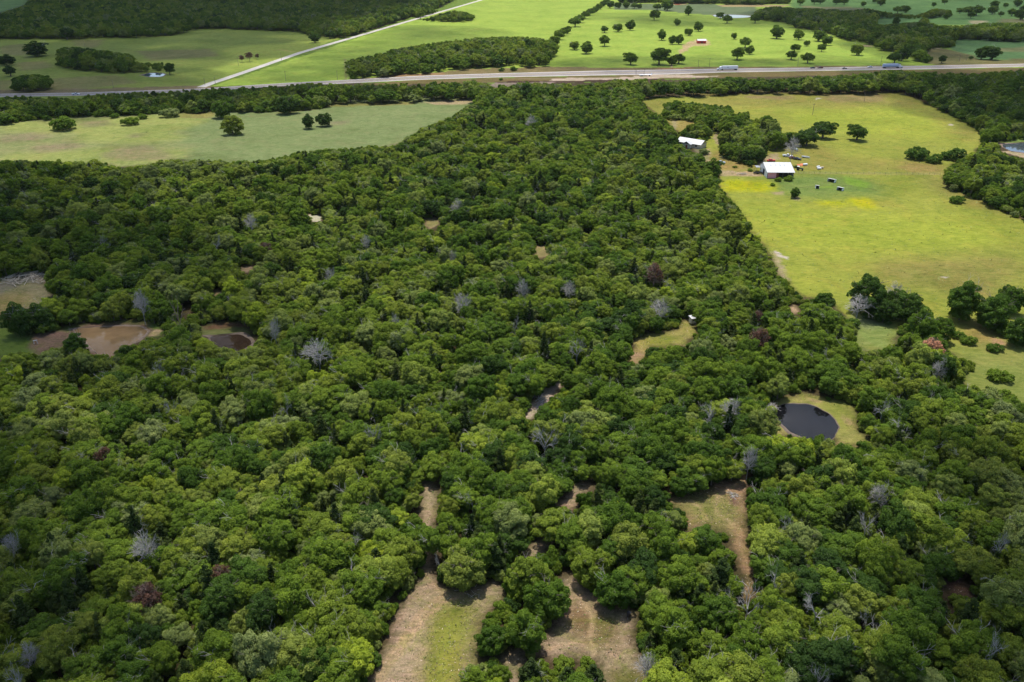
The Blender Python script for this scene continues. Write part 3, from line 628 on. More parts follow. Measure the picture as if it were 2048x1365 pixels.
pt([(1962,119,28),(1982,120,30),(1883,127,15),(1941,120,8),(1788,127,26),(1803,122,26)], .12, "past", "roadside oak")
pt([(1003,143,13),(1027,142,17),(1002,161,10)], .3, "shrub", "verge bush")
pt([(15,131,36),(22,153,24),(135,80,24),(340,150,20),(630,86,24),(660,78,18),(75,113,50,.05)], .05, "past", "shaded oak")
pt([(128,260,54,.35),(263,250,34,.5),(342,234,38,.86),(478,224,18,.5),(230,236,20,.3)], .4, "shrub", "field bush")
pt([(445,236,40,.25),(467,269,46,.7),(575,228,44,.1),(617,258,26,.05),(650,253,31,.05)], .3, "oak", "field oak")
pt([(1573,291,28),(1612,292,46,.1),(1645,277,42,.1),(1713,281,38,.15)], .15, "past", "meadow oak")
pt([(1832,318,50,.15),(1868,326,34,.2),(1905,320,46,.15),(1928,322,24,.2),(1912,406,30,.3),(1500,318,10,.4)], .2, "shrub", "meadow bush")
pt([(1730,628,80,.12),(1800,640,76,.12),(1765,645,50,.1),(1918,640,72,.2),(1978,655,84,.2),(2015,625,60,.15),(2035,690,66,.15),(1645,628,48,.2),(1838,690,66,.3),(1878,684,50,.3)], .15, "oak", "fringe oak")
pt([(1700,655,36,.25),(1914,676,30,.3),(1936,688,32,.4),(1987,702,32,.25),(1995,760,46,.5),(1985,655,50,.4),(2010,668,44,.4)], .3, "shrub", "fringe bush")
pt([(1063,1372,66,.2),(1135,1385,60,.2),(1185,1385,66,.25),(1440,1170,62,.1)], .2, "ced", "clearing juniper")
pt([(45,670,64,.08),(84,660,56,.08),(155,712,48,.15)], .1, "oak", "pond side oak")
pt([(1656,800,12,.3)], .3, "shrub", "pond bank bush")
pt([(1407,309,24,.85),(1398,284,16,.98),(1385,243,28,.92),(1350,240,26,.8)], .9, "shrub", "yard bush")
pt([(1050,1296,82,.35),(985,1306,66,.25),(1098,1232,88,.3),(1058,1185,95,.6),(1228,1212,80,.25),(925,1168,95,.75),(1180,1165,80,.6),(1310,1090,84,.4),(1440,1135,50,.5),(1000,1372,50,.5),(1345,1290,84,.45),(1432,1262,86,.3),(1420,1330,80,.55),(1490,1320,84,.4),(950,1385,60,.5)], .4, 'oak', 'clearing oak')
pt([(60,238,30),(95,241,20),(200,233,26),(286,238,22),(395,227,24),(520,225,26),(546,223,20),(602,217,24),(300,226,20)], .3, 'shrub', 'field bush')
pt([(1500,343,12,.5),(1470,336,10,.6),(1577,362,20,.5),(1556,363,16,.5),(1592,336,10,.4),(1545,372,12,.5)], .5, 'shrub', 'barnyard bush')
pt([(1589,396,22,.25),(1424,361,40,.3),(1600,292,26,.2),(1425,262,30,.3)], .3, 'oak', 'farm oak')
# dead trees: (px of crown centre, width px, height px, sort)
DEAD = [(290,1085,52,66,'f'),(545,1255,48,80,'b'),(636,700,62,50,'f'),(1045,572,26,40,'f'),(925,602,36,46,'f'),(1062,242,24,28,'f'),(916,408,26,26,'f'),(1298,1335,52,80,'F'),(1500,1190,66,60,'b'),
  (945,985,40,46,'b'),(1090,870,52,50,'b'),(745,862,34,46,'b'),(548,652,22,44,'f'),(430,478,24,34,'b'),(280,600,28,50,'f'),(205,478,22,30,'b'),(1320,612,40,34,'f'),(1155,690,34,36,'b'),(1030,640,22,32,'b'),
  (1740,1220,34,60,'b'),(1640,1200,70,70,'b'),(1560,1155,44,50,'b'),(1736,1040,40,36,'b'),(1575,1045,34,36,'b'),(1810,845,46,40,'b'),(1770,800,44,50,'b'),(1660,700,26,30,'b'),(1420,820,40,34,'b'),(1465,812,44,40,'f'),
  (1990,1290,46,60,'b'),(2005,1080,30,50,'b'),(880,1110,26,40,'b'),(705,1065,44,40,'b'),(340,810,26,34,'b'),(500,440,24,30,'f'),(790,640,20,34,'f'),(590,560,24,30,'b'),(660,545,20,30,'f'),
  (1585,292,30,40,'f'),(1720,602,50,30,'f'),(1790,580,40,40,'f'),(1140,575,30,30,'f'),(730,480,20,26,'f'),(1640,1345,40,50,'b'),(1465,1180,30,30,'b'),(30,1350,40,60,'b'),(55,1300,40,50,'f'),(1880,730,30,28,'f'),
  (20,1080,32,46,'f'),(905,510,20,26,'f'),(1340,560,20,26,'b'),(1240,470,18,26,'b'),(355,632,30,96,'s'),(315,740,26,40,'b'),(570,800,26,40,'b'),(1500,910,30,50,'f'),(1760,980,40,40,'f')]
RUST = [(440,1142,40,42,.2),(290,1190,60,66,.05),(1310,543,34,46,.25),(1866,697,40,60,1.0),(530,494,26,28,.1),(1518,627,24,22,.05),(205,905,34,34,0),(483,116,12,14,0),(498,112,16,18,.02),(514,112,8,12,0),(1520,672,40,46,.2)]

rows = []          # woodland candidate instances: x, y, r, variant, rz, tone, sxy, sz
occ = {}
def cell(x, y): return int(x // 8), int(y // 8)
def occ_add(x, y, r): occ.setdefault(cell(x, y), []).append((x, y, r))
def occ_hit(x, y, r, k=.55):
    cx, cy = cell(x, y)
    for i in (-1, 0, 1):
        for j in (-1, 0, 1):
            for (a, b_, c) in occ.get((cx + i, cy + j), ()):
                if (a - x) ** 2 + (b_ - y) ** 2 < ((r + c) * k) ** 2: return True
    return False
def base_from_center(px, py, hpx):                          # a dead tree is given by its crown centre; its base stands below
    by = py + hpx * .5 + 6
    p = at(px, by); return p
EXPL = []
for (px, py, w, tone, kind, where) in PT:
    p = at(px, py); s = pxm(px, py); r = w / s / 2
    occ_add(p.x, p.y, min(r, 6)); EXPL.append((p, r, tone, kind, where, px, py))
DL = []
for (px, py, w, h, sort) in DEAD:
    s = pxm(px, py + h * .5); H = h / s / .92 + (4 if sort in 'bf' else 1.0)
    p = at(px, py, H - h / s * .5); p.z = 0; occ_add(p.x, p.y, 1.6); DL.append((p, w / s, H, sort, px, py))
RL = []
for (px, py, w, h, tone) in RUST:
    s = pxm(px, py + h * .5); low = px < 520 and py < 200
    H = h / s / .9 + (0 if low or px == 1866 else 3.0); p = at(px, py, H - h / s * .5); p.z = 0; occ_add(p.x, p.y, 2.0); RL.append((p, w / s, H, tone, px, py))

def clear_of_ground(x, y, r, h, frac=.8):
    """does the crown stand clear of every place where the photograph shows open ground?"""
    tests = [(0, 0, h * .97), (0, 0, h * .6), (r * frac, 0, h * .5), (-r * frac, 0, h * .5), (0, -r * frac, h * .3), (r * frac * .7, -r * frac * .7, h * .35), (-r * frac * .7, -r * frac * .7, h * .35), (r * frac * .75, 0, h * .8), (-r * frac * .75, 0, h * .8), (0, 0, 0.5)]
    bad = np.zeros(x.shape, bool)
    for dx, dy, dz in tests:
        px, py, _ = proj(x + dx, y + dy, dz * 1.0)
        bad |= look(ground_mask, px, py)
    return ~bad

def scatter(y0, y1, sp, margin, r0, r1, far):
    out = []
    ny = int((y1 - y0) / (sp * .87))
    for j in range(ny):
        y = y0 + j * sp * .87
        half = (y * CP + CAM_H * SP) * (1024 + margin) / FPX
        nx = int(2 * half / sp)
        xs = -half + (np.arange(nx) + .5 * (j % 2)) * sp + rng.normal(0, sp * .24, nx)
        yy = y + rng.normal(0, sp * .24, nx)
        rr = np.clip(rng.normal((r0 + r1) / 2, (r1 - r0) / 2.2, nx), r0, r1)
        hh = rr * rng.uniform(1.55, 2.6, nx)
        ok = clear_of_ground(xs, yy, rr, hh)
        for x, y_, r, h in zip(xs[ok], yy[ok], rr[ok], hh[ok]):
            if not occ_hit(x, y_, r): out.append((x, y_, r, h))
    # small trees and bushes fill towards the edges of the open ground
    k = len(out)
    ny = int((y1 - y0) / (sp * .7))
    for j in range(ny):
        y = y0 + j * sp * .7
        half = (y * CP + CAM_H * SP) * (1024 + margin) / FPX
        nx = int(2 * half / (sp * .7)); xs = -half + np.arange(nx) * sp * .7 + rng.normal(0, sp * .25, nx); yy = y + rng.normal(0, sp * .25, nx)
        rr = rng.uniform(r0 * .45, r0 * .85, nx); hh = rr * rng.uniform(1.3, 2.2, nx)
        ok = clear_of_ground(xs, yy, rr, hh, 1.0)
        okb = ~clear_of_ground(xs, yy, rr * 3.5, hh * 2.2, 1.0)
        for x, y_, r, h in zip(xs[ok & okb], yy[ok & okb], rr[ok & okb], hh[ok & okb]): out.append((x, y_, r, -h))
    if not far:                                             # low saplings and yaupon under and between the oaks
        q = sp * .62
        for j in range(int((y1 - y0) / q)):
            y = y0 + j * q; half = (y * CP + CAM_H * SP) * (1024 + 40) / FPX; nx = int(2 * half / q)
            xs = -half + np.arange(nx) * q + rng.normal(0, q * .3, nx); yy = y + rng.normal(0, q * .3, nx); rr = rng.uniform(.9, 2.1, nx); hh = rr * rng.uniform(1.2, 2.4, nx)
            ok = clear_of_ground(xs, yy, rr, hh, 1.0)
            for x, y_, r, h in zip(xs[ok], yy[ok], rr[ok], hh[ok]): out.append((x, y_, r, -h - 100))
    return out
# slow drifts of tone through the wood
def drift(x, y):
    return .5 + .5 * math.sin(x * .021 + 1.3 * math.sin(y * .013)) * math.cos(y * .017 + .9 * math.sin(x * .011))
WOOD = scatter(48, 330, 4.1, 330, 1.7, 4.2, False) + scatter(330, 640, 5.0, 420, 2.1, 4.8, False) + scatter(640, 1900, 7.8, 420, 3.0, 6.8, True)
items = []
for (x, y, r, h) in WOOD:
    under = h < -100; small = h < 0; h = abs(h) - (100 if under else 0)
    far = y > 560
    u = R_.random(); t = .33 + .36 * drift(x, y) + R_.gauss(0, .21)
    if R_.random() < .07: t = R_.uniform(.9, 1.0)
    t = min(1, max(.02, t))
    if far: t = min(t, .97) * R_.uniform(.7, 1.05)
    if small: v = R_.choice(list(IX_SHR)); sxy = r / 3.6; sz = h / 4.6; kind = 'under' if under else 'bush'
    elif u < .19 and not far: v = R_.choice(list(IX_CED)); sxy = r / 2.9 * .62; sz = h / 8.6 * 1.0; t = R_.random(); kind = 'juniper'
    else:
        v = R_.choice(list(IX_FAR if far else IX_OAK)); sxy = r / 4.4; sz = h / 9.5; kind = 'oak'
    px, py, d = proj(x, y, h * .7)
    items.append(dict(x=x, y=y, r=r, h=h, v=v, rz=R_.uniform(0, 6.283), t=t, s=(sxy * R_.uniform(.92, 1.12), sxy * R_.uniform(.92, 1.12), sz), kind=kind, px=px, py=py, d=d))

# ------------------------------------------------------------------ labels that single out one tree
LM = [("black barrel clearing",1200,1250),("grassy near clearing",890,1280),("narrow dirt strip",858,1020),("fan shaped dirt clearing",1430,1020),("dark round pond",1612,842),("white topped box blind",1385,640),
 ("pale bare tree in the wood",290,1085),("rusty tree low on the left",290,1190),("brown rusty tree by the left",440,1142),("fallen white limbs",1500,1190),("tall grey snag at the bottom edge",1298,1335),("lower left corner",0,1365),
 ("lower right corner",2048,1365),("left photo edge",0,1000),("right photo edge",2048,1050),("cleared strip mid wood",1088,800),("rosy dead tree by the field",1866,697),("brown pond",225,672),("small dark left pond",460,683),
 ("grey brush at the dark pond",1536,812),("bottom middle of the photo",640,1365),("shaded dirt gap",1075,1100),("gnarled snag above the barrel",945,985),("bleached snag right of centre",1740,1220),("right bottom edge",1760,1365),
 ("bottom edge left of the grass",400,1365),("snag in the right hand wood",1736,1040),("grey tree in mid wood",636,700)]
LMF = [("red barn",1403,84),("white truck",1450,136),("blue truck",1783,133),("grove over the road",900,115),("gravel road",650,90),("far pond",1465,33),("creek wood",1680,60),("dirt farm track",1350,120),("white roofed barn",1553,337),
 ("white pickup",150,187),("little blue pond",307,150),("top right corner",2048,0),("top edge of the photo",1250,0),("farmhouse",1392,288),("right edge of the photo",2048,640),("brown pond",225,672),("dark round pond",1612,842),
 ("hedgerow",1150,60),("left field middle",520,260),("field corner pond",2040,296),("top left corner",0,80),("green glade",1750,660),("bottom edge of the photo",1120,1365),("purple bushes",498,112),("small field shelters",1665,370)]
ORD = ["nearest","second","third","fourth","fifth","sixth","seventh","eighth","ninth","tenth","eleventh","twelfth","thirteenth","fourteenth","fifteenth","sixteenth","seventeenth","eighteenth","nineteenth","twentieth"]
def direction(dx, dy):
    a = (math.degrees(math.atan2(-dy, dx)) + 360) % 360
    return ["right of","up right of","above","up left of","left of","down left of","below","down right of"][int((a + 22.5) // 45) % 8]
def tone_word(t): return "deep-green" if t < .34 else "mid-green" if t < .58 else "olive-green" if t < .8 else "grey-green" if t < .93 else "yellow-green"
def label_all(lst, lms, noun):
    """lst of dicts with px, py, word -> unique label by rank outward from the nearest landmark"""
    g = {}
    for e in lst:
        n, lx, ly = min(lms, key=lambda m: math.hypot(e['px'] - m[1], e['py'] - m[2]))
        k = (n, direction(e['px'] - lx, e['py'] - ly)); e['dd'] = math.hypot(e['px'] - lx, e['py'] - ly); g.setdefault(k, []).append(e)
    for (n, d), es in g.items():
        es.sort(key=lambda e: e['dd'])
        for i, e in enumerate(es):
            o = ORD[i] if i < 20 else "outermost"
            nn = e.get('noun', noun)
            e['label'] = (f"{e['word']} {nn}, {o} {nn.split()[-1]} {d} the {n}" if len(es) > 1 else f"{e['word']} {nn} {d} the {n}")

CROWN_FULL = {}
def real_tree(e, name, label, cat, group, v=None):
    root = empty(name, (e['x'], e['y'], 0), e['rz'], label, cat, group, e['s'])
    cm, tm = ALLV[e['v']]
    c = bpy.data.objects.new("crown", cm); COL.objects.link(c); c.parent = root; c["tone"] = float(e['t'])
    if tm: t = bpy.data.objects.new("trunk", tm); COL.objects.link(t); t.parent = root
    return root
def inframe(e): return -20 < e['px'] < 2068 and 0 < e['py'] < 1375
def indiv(kind, cap, minsize=0):
    c = [e for e in items if e['kind'] == kind and inframe(e)]
    c.sort(key=lambda e: -e['r'] / e['d']); c = c[:cap]
    for e in c: e['real'] = True
    return c
near_oaks = indiv('oak', 300); near_jun = indiv('juniper', 60); near_bush = indiv('bush', 60)
for e in near_oaks: e['word'] = ("broad " if e['r'] > 4.9 else "small " if e['r'] < 3.9 else "round ") + tone_word(e['t'])
label_all(near_oaks, LM, "oak")
for e in near_oaks: real_tree(e, "oak_tree", e['label'], "oak tree", "oaks crowding the near part of the wood")
for e in near_jun: e['word'] = "dark green pointed" if e['t'] < .5 else "olive pointed"
label_all(near_jun, LM, "juniper")
for e in near_jun: real_tree(e, "juniper_tree", e['label'], "juniper", "junipers among the oaks")
for e in near_bush: e['word'] = ("low " if e['h'] < 4 else "bushy ") + tone_word(e['t'])
label_all(near_bush, LM, "bush")
for e in near_bush: real_tree(e, "bush", e['label'], "bush", "bushes along the clearings")

# single trees out on the open ground
pl = []
for (p, r, tone, kind, where, px, py) in EXPL:
    t = min(1, max(0, tone))
    if kind == "past" and where == "shaded oak" and r > 9: v = R_.choice(list(IX_SOLO)); s = (r / 4.4, r / 4.4, r / 4.4 * .55); nm = "pasture_tree"; noun = "oak"
    elif kind == "past": v = R_.choice(list(IX_PAST)); s = (r / 4.6 * 1.04, r / 4.6 * 1.04, r / 4.6 * R_.uniform(.88, 1.12) * (1.15 if r < 5 else 1)); nm = "pasture_tree"; noun = "oak"
    elif kind == "oak": v = R_.choice(list(IX_SOLO)); s = (r / 4.4, r / 4.4, min(r / 4.4, 1.5) * R_.uniform(.95, 1.15)); nm = "oak_tree"; noun = "oak"
    elif kind == "ced": v = R_.choice(list(IX_CED)); s = (r / 2.9, r / 2.9, r / 2.9 * .8); nm = "juniper_tree"; noun = "juniper"
    else: v = R_.choice(list(IX_SHR)); s = (r / 3.6, r / 3.6, r / 3.6 * .85); nm = "bush"; noun = "bush"
    word = {"past": "spreading ", "oak": "full ", "ced": "pointed ", "shrub": ""}[kind] + tone_word(t) + " " + where.rsplit(" ", 1)[0]
    pl.append(dict(x=p.x, y=p.y, rz=R_.uniform(0, 6.28), s=s, v=v, t=t, px=px, py=py, word=word, noun=where.rsplit(" ", 1)[1] , nm=nm, cat=noun if noun != "oak" else "oak tree", grp=where + "s" if not where.endswith("bush") else where + "es"))
label_all([e for e in pl if e['py'] < 900], LMF, 'oak'); label_all([e for e in pl if e['py'] >= 900], LM, 'oak')
LMC = LM
for e in pl: real_tree(e, e['nm'], e['label'], e['cat'], e['grp'])

# dead trees
DM = {'b': [dead_mesh("branches", 600 + i, 8, M_dead, 3, 3, .75, .17) for i in range(3)], 'f': [dead_mesh("branches", 620 + i, 8, M_dead, 3, 3, .6, .13, True) for i in range(2)]}
DM['F'] = DM['f']; DM['s'] = [dead_mesh("branches", 650, 8, M_deadb, 2, 2, .5, .2)]
dl = []
def half_width(me):
    n = len(me.vertices); a = np.empty(n * 3, np.float32); me.vertices.foreach_get("co", a); a = a.reshape(-1, 3); return float(np.percentile(np.hypot(a[:, 0], a[:, 1]), 92)), float(a[:, 2].max())
for i, (p, w, H, sort, px, py) in enumerate(DL):
    k = R_.randrange(len(DM[sort])); tm, bm = DM[sort][k]; hw, hz = half_width(bm)
    dl.append(dict(x=p.x, y=p.y, rz=R_.uniform(0, 6.28), s=(w / 2 / hw, w / 2 / hw, H / hz), m=(tm, bm), px=px, py=py, word={'b': "bare grey branching dead", 'f': "silvery fine-twigged dead", 'F': "tall silvery fine-twigged dead", 's': "tall slender brown dead"}[sort], noun="tree"))
LMD = LM + [m for m in LMF if m[2] > 180]
label_all(dl, LMD, "tree")
for e in dl:
    root = empty("dead_tree", (e['x'], e['y'], 0), e['rz'], e['label'], "dead tree", "dead trees standing in the wood", e['s'])
    for nm_, m_ in zip(("trunk", "branches"), e['m']): c = bpy.data.objects.new(nm_, m_); COL.objects.link(c); c.parent = root
rustm = [crown_mesh("crown", 700 + i, 3.0, 1.5, 8.0, 30, 70, .34, M_rust) for i in range(2)]
rtr = dead_mesh("branches", 690, 8, M_deadb, 3, 3, .6, .14, True)
rl = [dict(p=p, w=w, H=H, t=t, px=px, py=py, word="rusty brown half dead" if t < .6 else "bright rosy rust coloured dead", noun="tree") for (p, w, H, t, px, py) in RL]
for e in rl:
    if e['px'] < 520 and e['py'] < 200: e['word'] = "purplish"; e['noun'] = "bush"
label_all(rl, LMD + [("gravel road", 560, 120)], "tree")
for i, e in enumerate(rl):
    root = empty("rusty_tree" if e['noun'] == "tree" else "purple_bush", e['p'], R_.uniform(0, 6), e['label'], "dead tree" if e['noun'] == "tree" else "bush", "rusty trees" if e['noun'] == "tree" else "purple bushes", (e['w'] / 6.0, e['w'] / 6.0, e['H'] / 8.2))
    c = bpy.data.objects.new("crown", rustm[i % 2]); COL.objects.link(c); c.parent = root; c["tone"] = float(e['t'])
    for nm_, m_ in zip(("trunk", "branches"), rtr): c = bpy.data.objects.new(nm_, m_); COL.objects.link(c); c.parent = root

# ------------------------------------------------------------------ the rest of the woods: one mass each
proto = []
for cm, tm in ALLV:
    o = bpy.data.objects.new("tree_pattern", cm); proto.append((o, bpy.data.objects.new("trunk_pattern", tm) if tm else None))
def wood_object(name, es, label, cat):
    if not es: return
    me = bpy.data.meshes.new(name); me.vertices.add(len(es))
    me.vertices.foreach_set("co", np.array([(e['x'], e['y'], 0) for e in es], np.float32).ravel())
    def A(nm, ty, vals, key="value"):
        a = me.attributes.new(nm, ty, 'POINT'); a.data.foreach_set(key, np.asarray(vals).ravel())
    A("vi", 'INT', np.array([e['v'] for e in es], np.int32)); A("rz", 'FLOAT', np.array([e['rz'] for e in es], np.float32)); A("tone", 'FLOAT', np.array([e['t'] for e in es], np.float32))
    A("scl", 'FLOAT_VECTOR', np.array([e['s'] for e in es], np.float32), "vector")
    o = bpy.data.objects.new(name, me); COL.objects.link(o); tag(o, label, cat, kind="stuff")
    md = o.modifiers.new("trees", 'NODES'); md.node_group = GN
def make_gn():
    g = bpy.data.node_groups.new("scatter_trees", 'GeometryNodeTree')
    g.interface.new_socket("Geometry", in_out='INPUT', socket_type='NodeSocketGeometry'); g.interface.new_socket("Geometry", in_out='OUTPUT', socket_type='NodeSocketGeometry')
    gi = g.nodes.new("NodeGroupInput"); go = g.nodes.new("NodeGroupOutput")
    join = g.nodes.new("GeometryNodeJoinGeometry")
    insts = []
    for c, t in proto:
        oi = g.nodes.new("GeometryNodeObjectInfo"); oi.inputs[0].default_value = c
        src = oi.outputs["Geometry"]
        if t:
            ot = g.nodes.new("GeometryNodeObjectInfo"); ot.inputs[0].default_value = t
            j = g.nodes.new("GeometryNodeJoinGeometry"); g.links.new(src, j.inputs[0]); g.links.new(ot.outputs["Geometry"], j.inputs[0]); src = j.outputs[0]
        gt = g.nodes.new("GeometryNodeGeometryToInstance"); g.links.new(src, gt.inputs[0]); insts.append(gt.outputs[0])
    for s in reversed(insts): g.links.new(s, join.inputs[0])
    def attr(nm, ty):
        a = g.nodes.new("GeometryNodeInputNamedAttribute"); a.data_type = ty; a.inputs[0].default_value = nm; return next(s for s in a.outputs if s.enabled and s.name == "Attribute")
    ip = g.nodes.new("GeometryNodeInstanceOnPoints"); g.links.new(gi.outputs[0], ip.inputs["Points"]); g.links.new(join.outputs[0], ip.inputs["Instance"])
    ip.inputs["Pick Instance"].default_value = True; g.links.new(attr("vi", 'INT'), ip.inputs["Instance Index"])
    cx = g.nodes.new("ShaderNodeCombineXYZ"); g.links.new(attr("rz", 'FLOAT'), cx.inputs[2])
    er = g.nodes.new("FunctionNodeEulerToRotation"); g.links.new(cx.outputs[0], er.inputs[0]); g.links.new(er.outputs[0], ip.inputs["Rotation"])
    g.links.new(attr("scl", 'FLOAT_VECTOR'), ip.inputs["Scale"])
    g.links.new(ip.outputs[0], go.inputs[0]); return g
GN = make_gn()
rest = [e for e in items if not e.get('real')]
def region(e):
    x, y, px, py = e['x'], e['y'], e['px'], e['py']
    if y > 760 and px < 980 and py < 75: return 'far'
    if y > 900 and px > 1200: return 'creek'
    if 660 < px < 1130 and py < 150: return 'grove'
    if px < 360 and 85 < py < 175 and y > 700: return 'leftgrove'
    if px > 1800 and y > 330: return 'east'
    if y > 560 and (px < 980 or px > 1150): return 'belt'
    if 1300 < px < 1600 and 190 < py < 330 and x > 0 and y > 400: return 'farmgrove'
    return 'wood'
names = {'far': ("far_woodland", "dark shaded oak wood filling the top left beyond the far field", "woodland"), 'creek': ("creek_woodland", "dark ribbon of trees winding along the creek beyond the pasture", "woodland"),
 'grove': ("roadside_grove", "oval olive green oak grove just beyond the highway", "grove"), 'leftgrove': ("shaded_grove", "dark groves of oaks in the shaded field beside the blue pond", "grove"),
 'east': ("edge_woodland", "oak wood along the right edge past the yellow-green field", "woodland"), 'belt': ("roadside_trees", "dark belt of trees along the near side of the highway", "woodland"),
 'farmgrove': ("farmyard_grove", "oaks gathered around the farmhouse and white roofed barn", "grove"), 'wood': ("woodland", "unbroken green oak wood covering the middle of the photo", "woodland")}
for k, (nm, lb, ct) in names.items(): wood_object(nm, [e for e in rest if region(e) == k], lb, ct)
print("TREES", len(items), {k: sum(region(e) == k for e in rest) for k in names})

# ------------------------------------------------------------------ vehicles, farm buildings and small things
white = simple("white_paint", (.74, .75, .76), .45, scale=.5, var=.05); glass = simple("dark_glass", (.02, .025, .03), .1, var=.1); rubber = simple("tyre_rubber", (.02, .02, .02), .9)
steel = simple("grey_steel", (.32, .33, .35), .5, .6, var=.15); black = simple("black_paint", (.025, .025, .028), .5); wood = simple("weathered_wood", (.20, .16, .12), .9, var=.3)
red = simple("barn_red_paint", (.48, .035, .03), .6, var=.12); pink = simple("faded_pink_sheet", (.80, .33, .36), .7, var=.1, scale=.8); roofw = simple("white_sheet_roof", (.50, .50, .49), .45, var=.10, scale=1.5)
blueg = simple("pale_blue_trailer_side", (.36, .45, .60), .5, var=.06); dark = simple("dark_board_and_painted_shade", (.03, .027, .025), .95); cream = simple("cream_board", (.55, .50, .38), .8, var=.1)  # dark also stands for inside shade put into the colour
maroon = simple("maroon_paint", (.16, .03, .03), .4); silver = simple("silver_blue_paint", (.42, .50, .58), .35, .2); orange = simple("orange_sheet", (.62, .20, .08), .7, var=.2); dgreen = simple("dark_green_paint", (.03, .08, .04), .5)
straw = simple("pale_cut_wood", (.42, .36, .27), .9, var=.3); sky_light = simple("grey_skylight", (.42, .44, .48), .3)
def road_dir(px):
    a, b_ = at(px - 20, 140), at(px + 20, 140)
    i = min(range(len(RA) - 1), key=lambda k: abs(RA[k][0] - at(px, 140).x)); d = RB[i + 1] - RB[i]; return math.atan2(d[1], d[0])
def wheel(parent, x, y, r=.36, w=.26):
    MB().tube((x, y - w / 2, r), (x, y + w / 2, r), r, r, 14).build("wheel", rubber, parent)
def make_car(px, py, rz, paint, label, sort="car", group=None, cat="car"):
    root = empty("parked_car" if cat == "wreck" else sort, at(px, py), rz, label, "car" if cat == "wreck" else cat, group)
    L = 4.7 if sort == "car" else 5.7
    b = MB(); b.taper(-L/2, L/2, -.9, .9, .38, .95, .06, .1, .05)
    b.build("body", paint, root, .06)
    if sort == "car":
        MB().taper(-L*.34, L*.2, -.8, .8, .95, 1.42, .5, .75, .16).build("cabin_glass", glass, root, .04); MB().box(-L*.23, L*.045, -.62, .62, 1.42, 1.46).build("roof", paint, root, .01)
    else:
        MB().taper(-L*.12, L*.22, -.85, .85, .95, 1.62, .15, .6, .14).build("cabin_glass", glass, root, .04); MB().box(-L*.09, L*.11, -.68, .68, 1.62, 1.67).build("roof", paint, root, .01)
        t = MB(); t.box(-L/2+.05, -L*.13, -.88, -.8, .95, 1.2); t.box(-L/2+.05, -L*.13, .8, .88, .95, 1.2); t.box(-L/2+.03, -L/2+.11, -.8, .8, .95, 1.2); t.build("truck_bed", paint, root)
    for x in (-L*.31, L*.32):
        for y in (-.82, .82): wheel(root, x, y)
    for y in (-.62, .62): MB().box(L/2-.04, L/2+.03, y-.16, y+.16, .62, .78).build("headlight", white, root)
    return root
def make_semi(px, py, rz, side, stripe, label):
    root = empty("semi_truck", at(px, py), rz, label, "truck", "trucks on the highway")
    MB().box(-10.5, 5.2, -1.27, 1.27, 1.25, 4.05).build("trailer", side, root, .08)
    if stripe: MB().box(-10.3, 5.0, -1.30, -1.272, 1.3, 1.9).build("side_skirt", steel, root); MB().box(-10.5, 5.2, -1.285, -1.271, 3.7, 4.0).build("top_rail", white, root)
    else: MB().box(-1.0, .7, 1.272, 1.29, 2.6, 3.2).build("door_panel", steel, root)
    c = MB(); c.quadbox([(6.0,-1.2,.7),(8.4,-1.2,.7),(8.4,1.2,.7),(6.0,1.2,.7),(6.0,-1.2,3.9),(7.9,-1.1,3.0),(7.9,1.1,3.0),(6.0,1.2,3.9)]); c.taper(8.4, 10.3, -1.0, 1.0, .7, 1.95, 0, .25, .1)
    c.build("cab", white, root, .06)
    MB().quadbox([(8.02,-1.0,2.05),(8.42,-1.0,2.05),(8.42,1.0,2.05),(8.02,1.0,2.05),(7.90,-.95,2.85),(7.98,-.95,2.85),(7.98,.95,2.85),(7.90,.95,2.85)]).build("windshield", glass, root)
    MB().box(-10.2, 9.6, -.45, .45, .75, 1.1).build("chassis", black, root)
    for x in (-9.3, -8.1, 6.0, 4.8, 9.3):
        for y in (-1.0, 1.0): wheel(root, x, y, .5, .4)
    return root
make_semi(1454, 140.8, math.pi + road_dir(1450), white, False, "white semi truck with a plain white box trailer heading left on the highway")
make_semi(1785, 136.6, road_dir(1780), blueg, True, "semi truck with white cab and pale blue grey trailer heading right")
make_car(1625, 137.2, road_dir(1625) + math.pi, simple("charcoal_paint", (.05,.05,.06), .4), "charcoal car leading the dark pair on the highway", group="cars on the highway")
make_car(1640, 137.0, road_dir(1640) + math.pi, maroon, "dark maroon pickup just right of the charcoal car", "pickup", group="cars on the highway", cat="pickup")
make_car(1689, 138.4, road_dir(1689), simple("deep_blue_paint", (.04,.06,.09), .4), "lone dark blue car between the two trucks on the highway", group="cars on the highway")
make_car(1740, 135.4, road_dir(1740) + math.pi, white, "white car just left of the pale blue truck", group="cars on the highway")
make_car(152, 190.0, road_dir(160), white, "white pickup on the shaded stretch of highway at the far left", "pickup", group="cars on the highway", cat="pickup")
t = empty("flatbed_trailer", at(1291, 152.6), road_dir(1290), "pale flatbed trailer standing behind the roadside trees", "trailer")
MB().box(-6, 6, -1.2, 1.2, 1.0, 1.25).build("deck", white, t); MB().box(5.9, 6.05, -1.2, 1.2, 1.25, 2.3).build("headboard", silver, t); MB().box(-5.5, 5.5, -.4, .4, .7, 1.0).build("chassis", steel, t)
for x in (-4.6, -3.4, 3.8):
    for y in (-.95, .95): wheel(t, x, y, .45, .3)

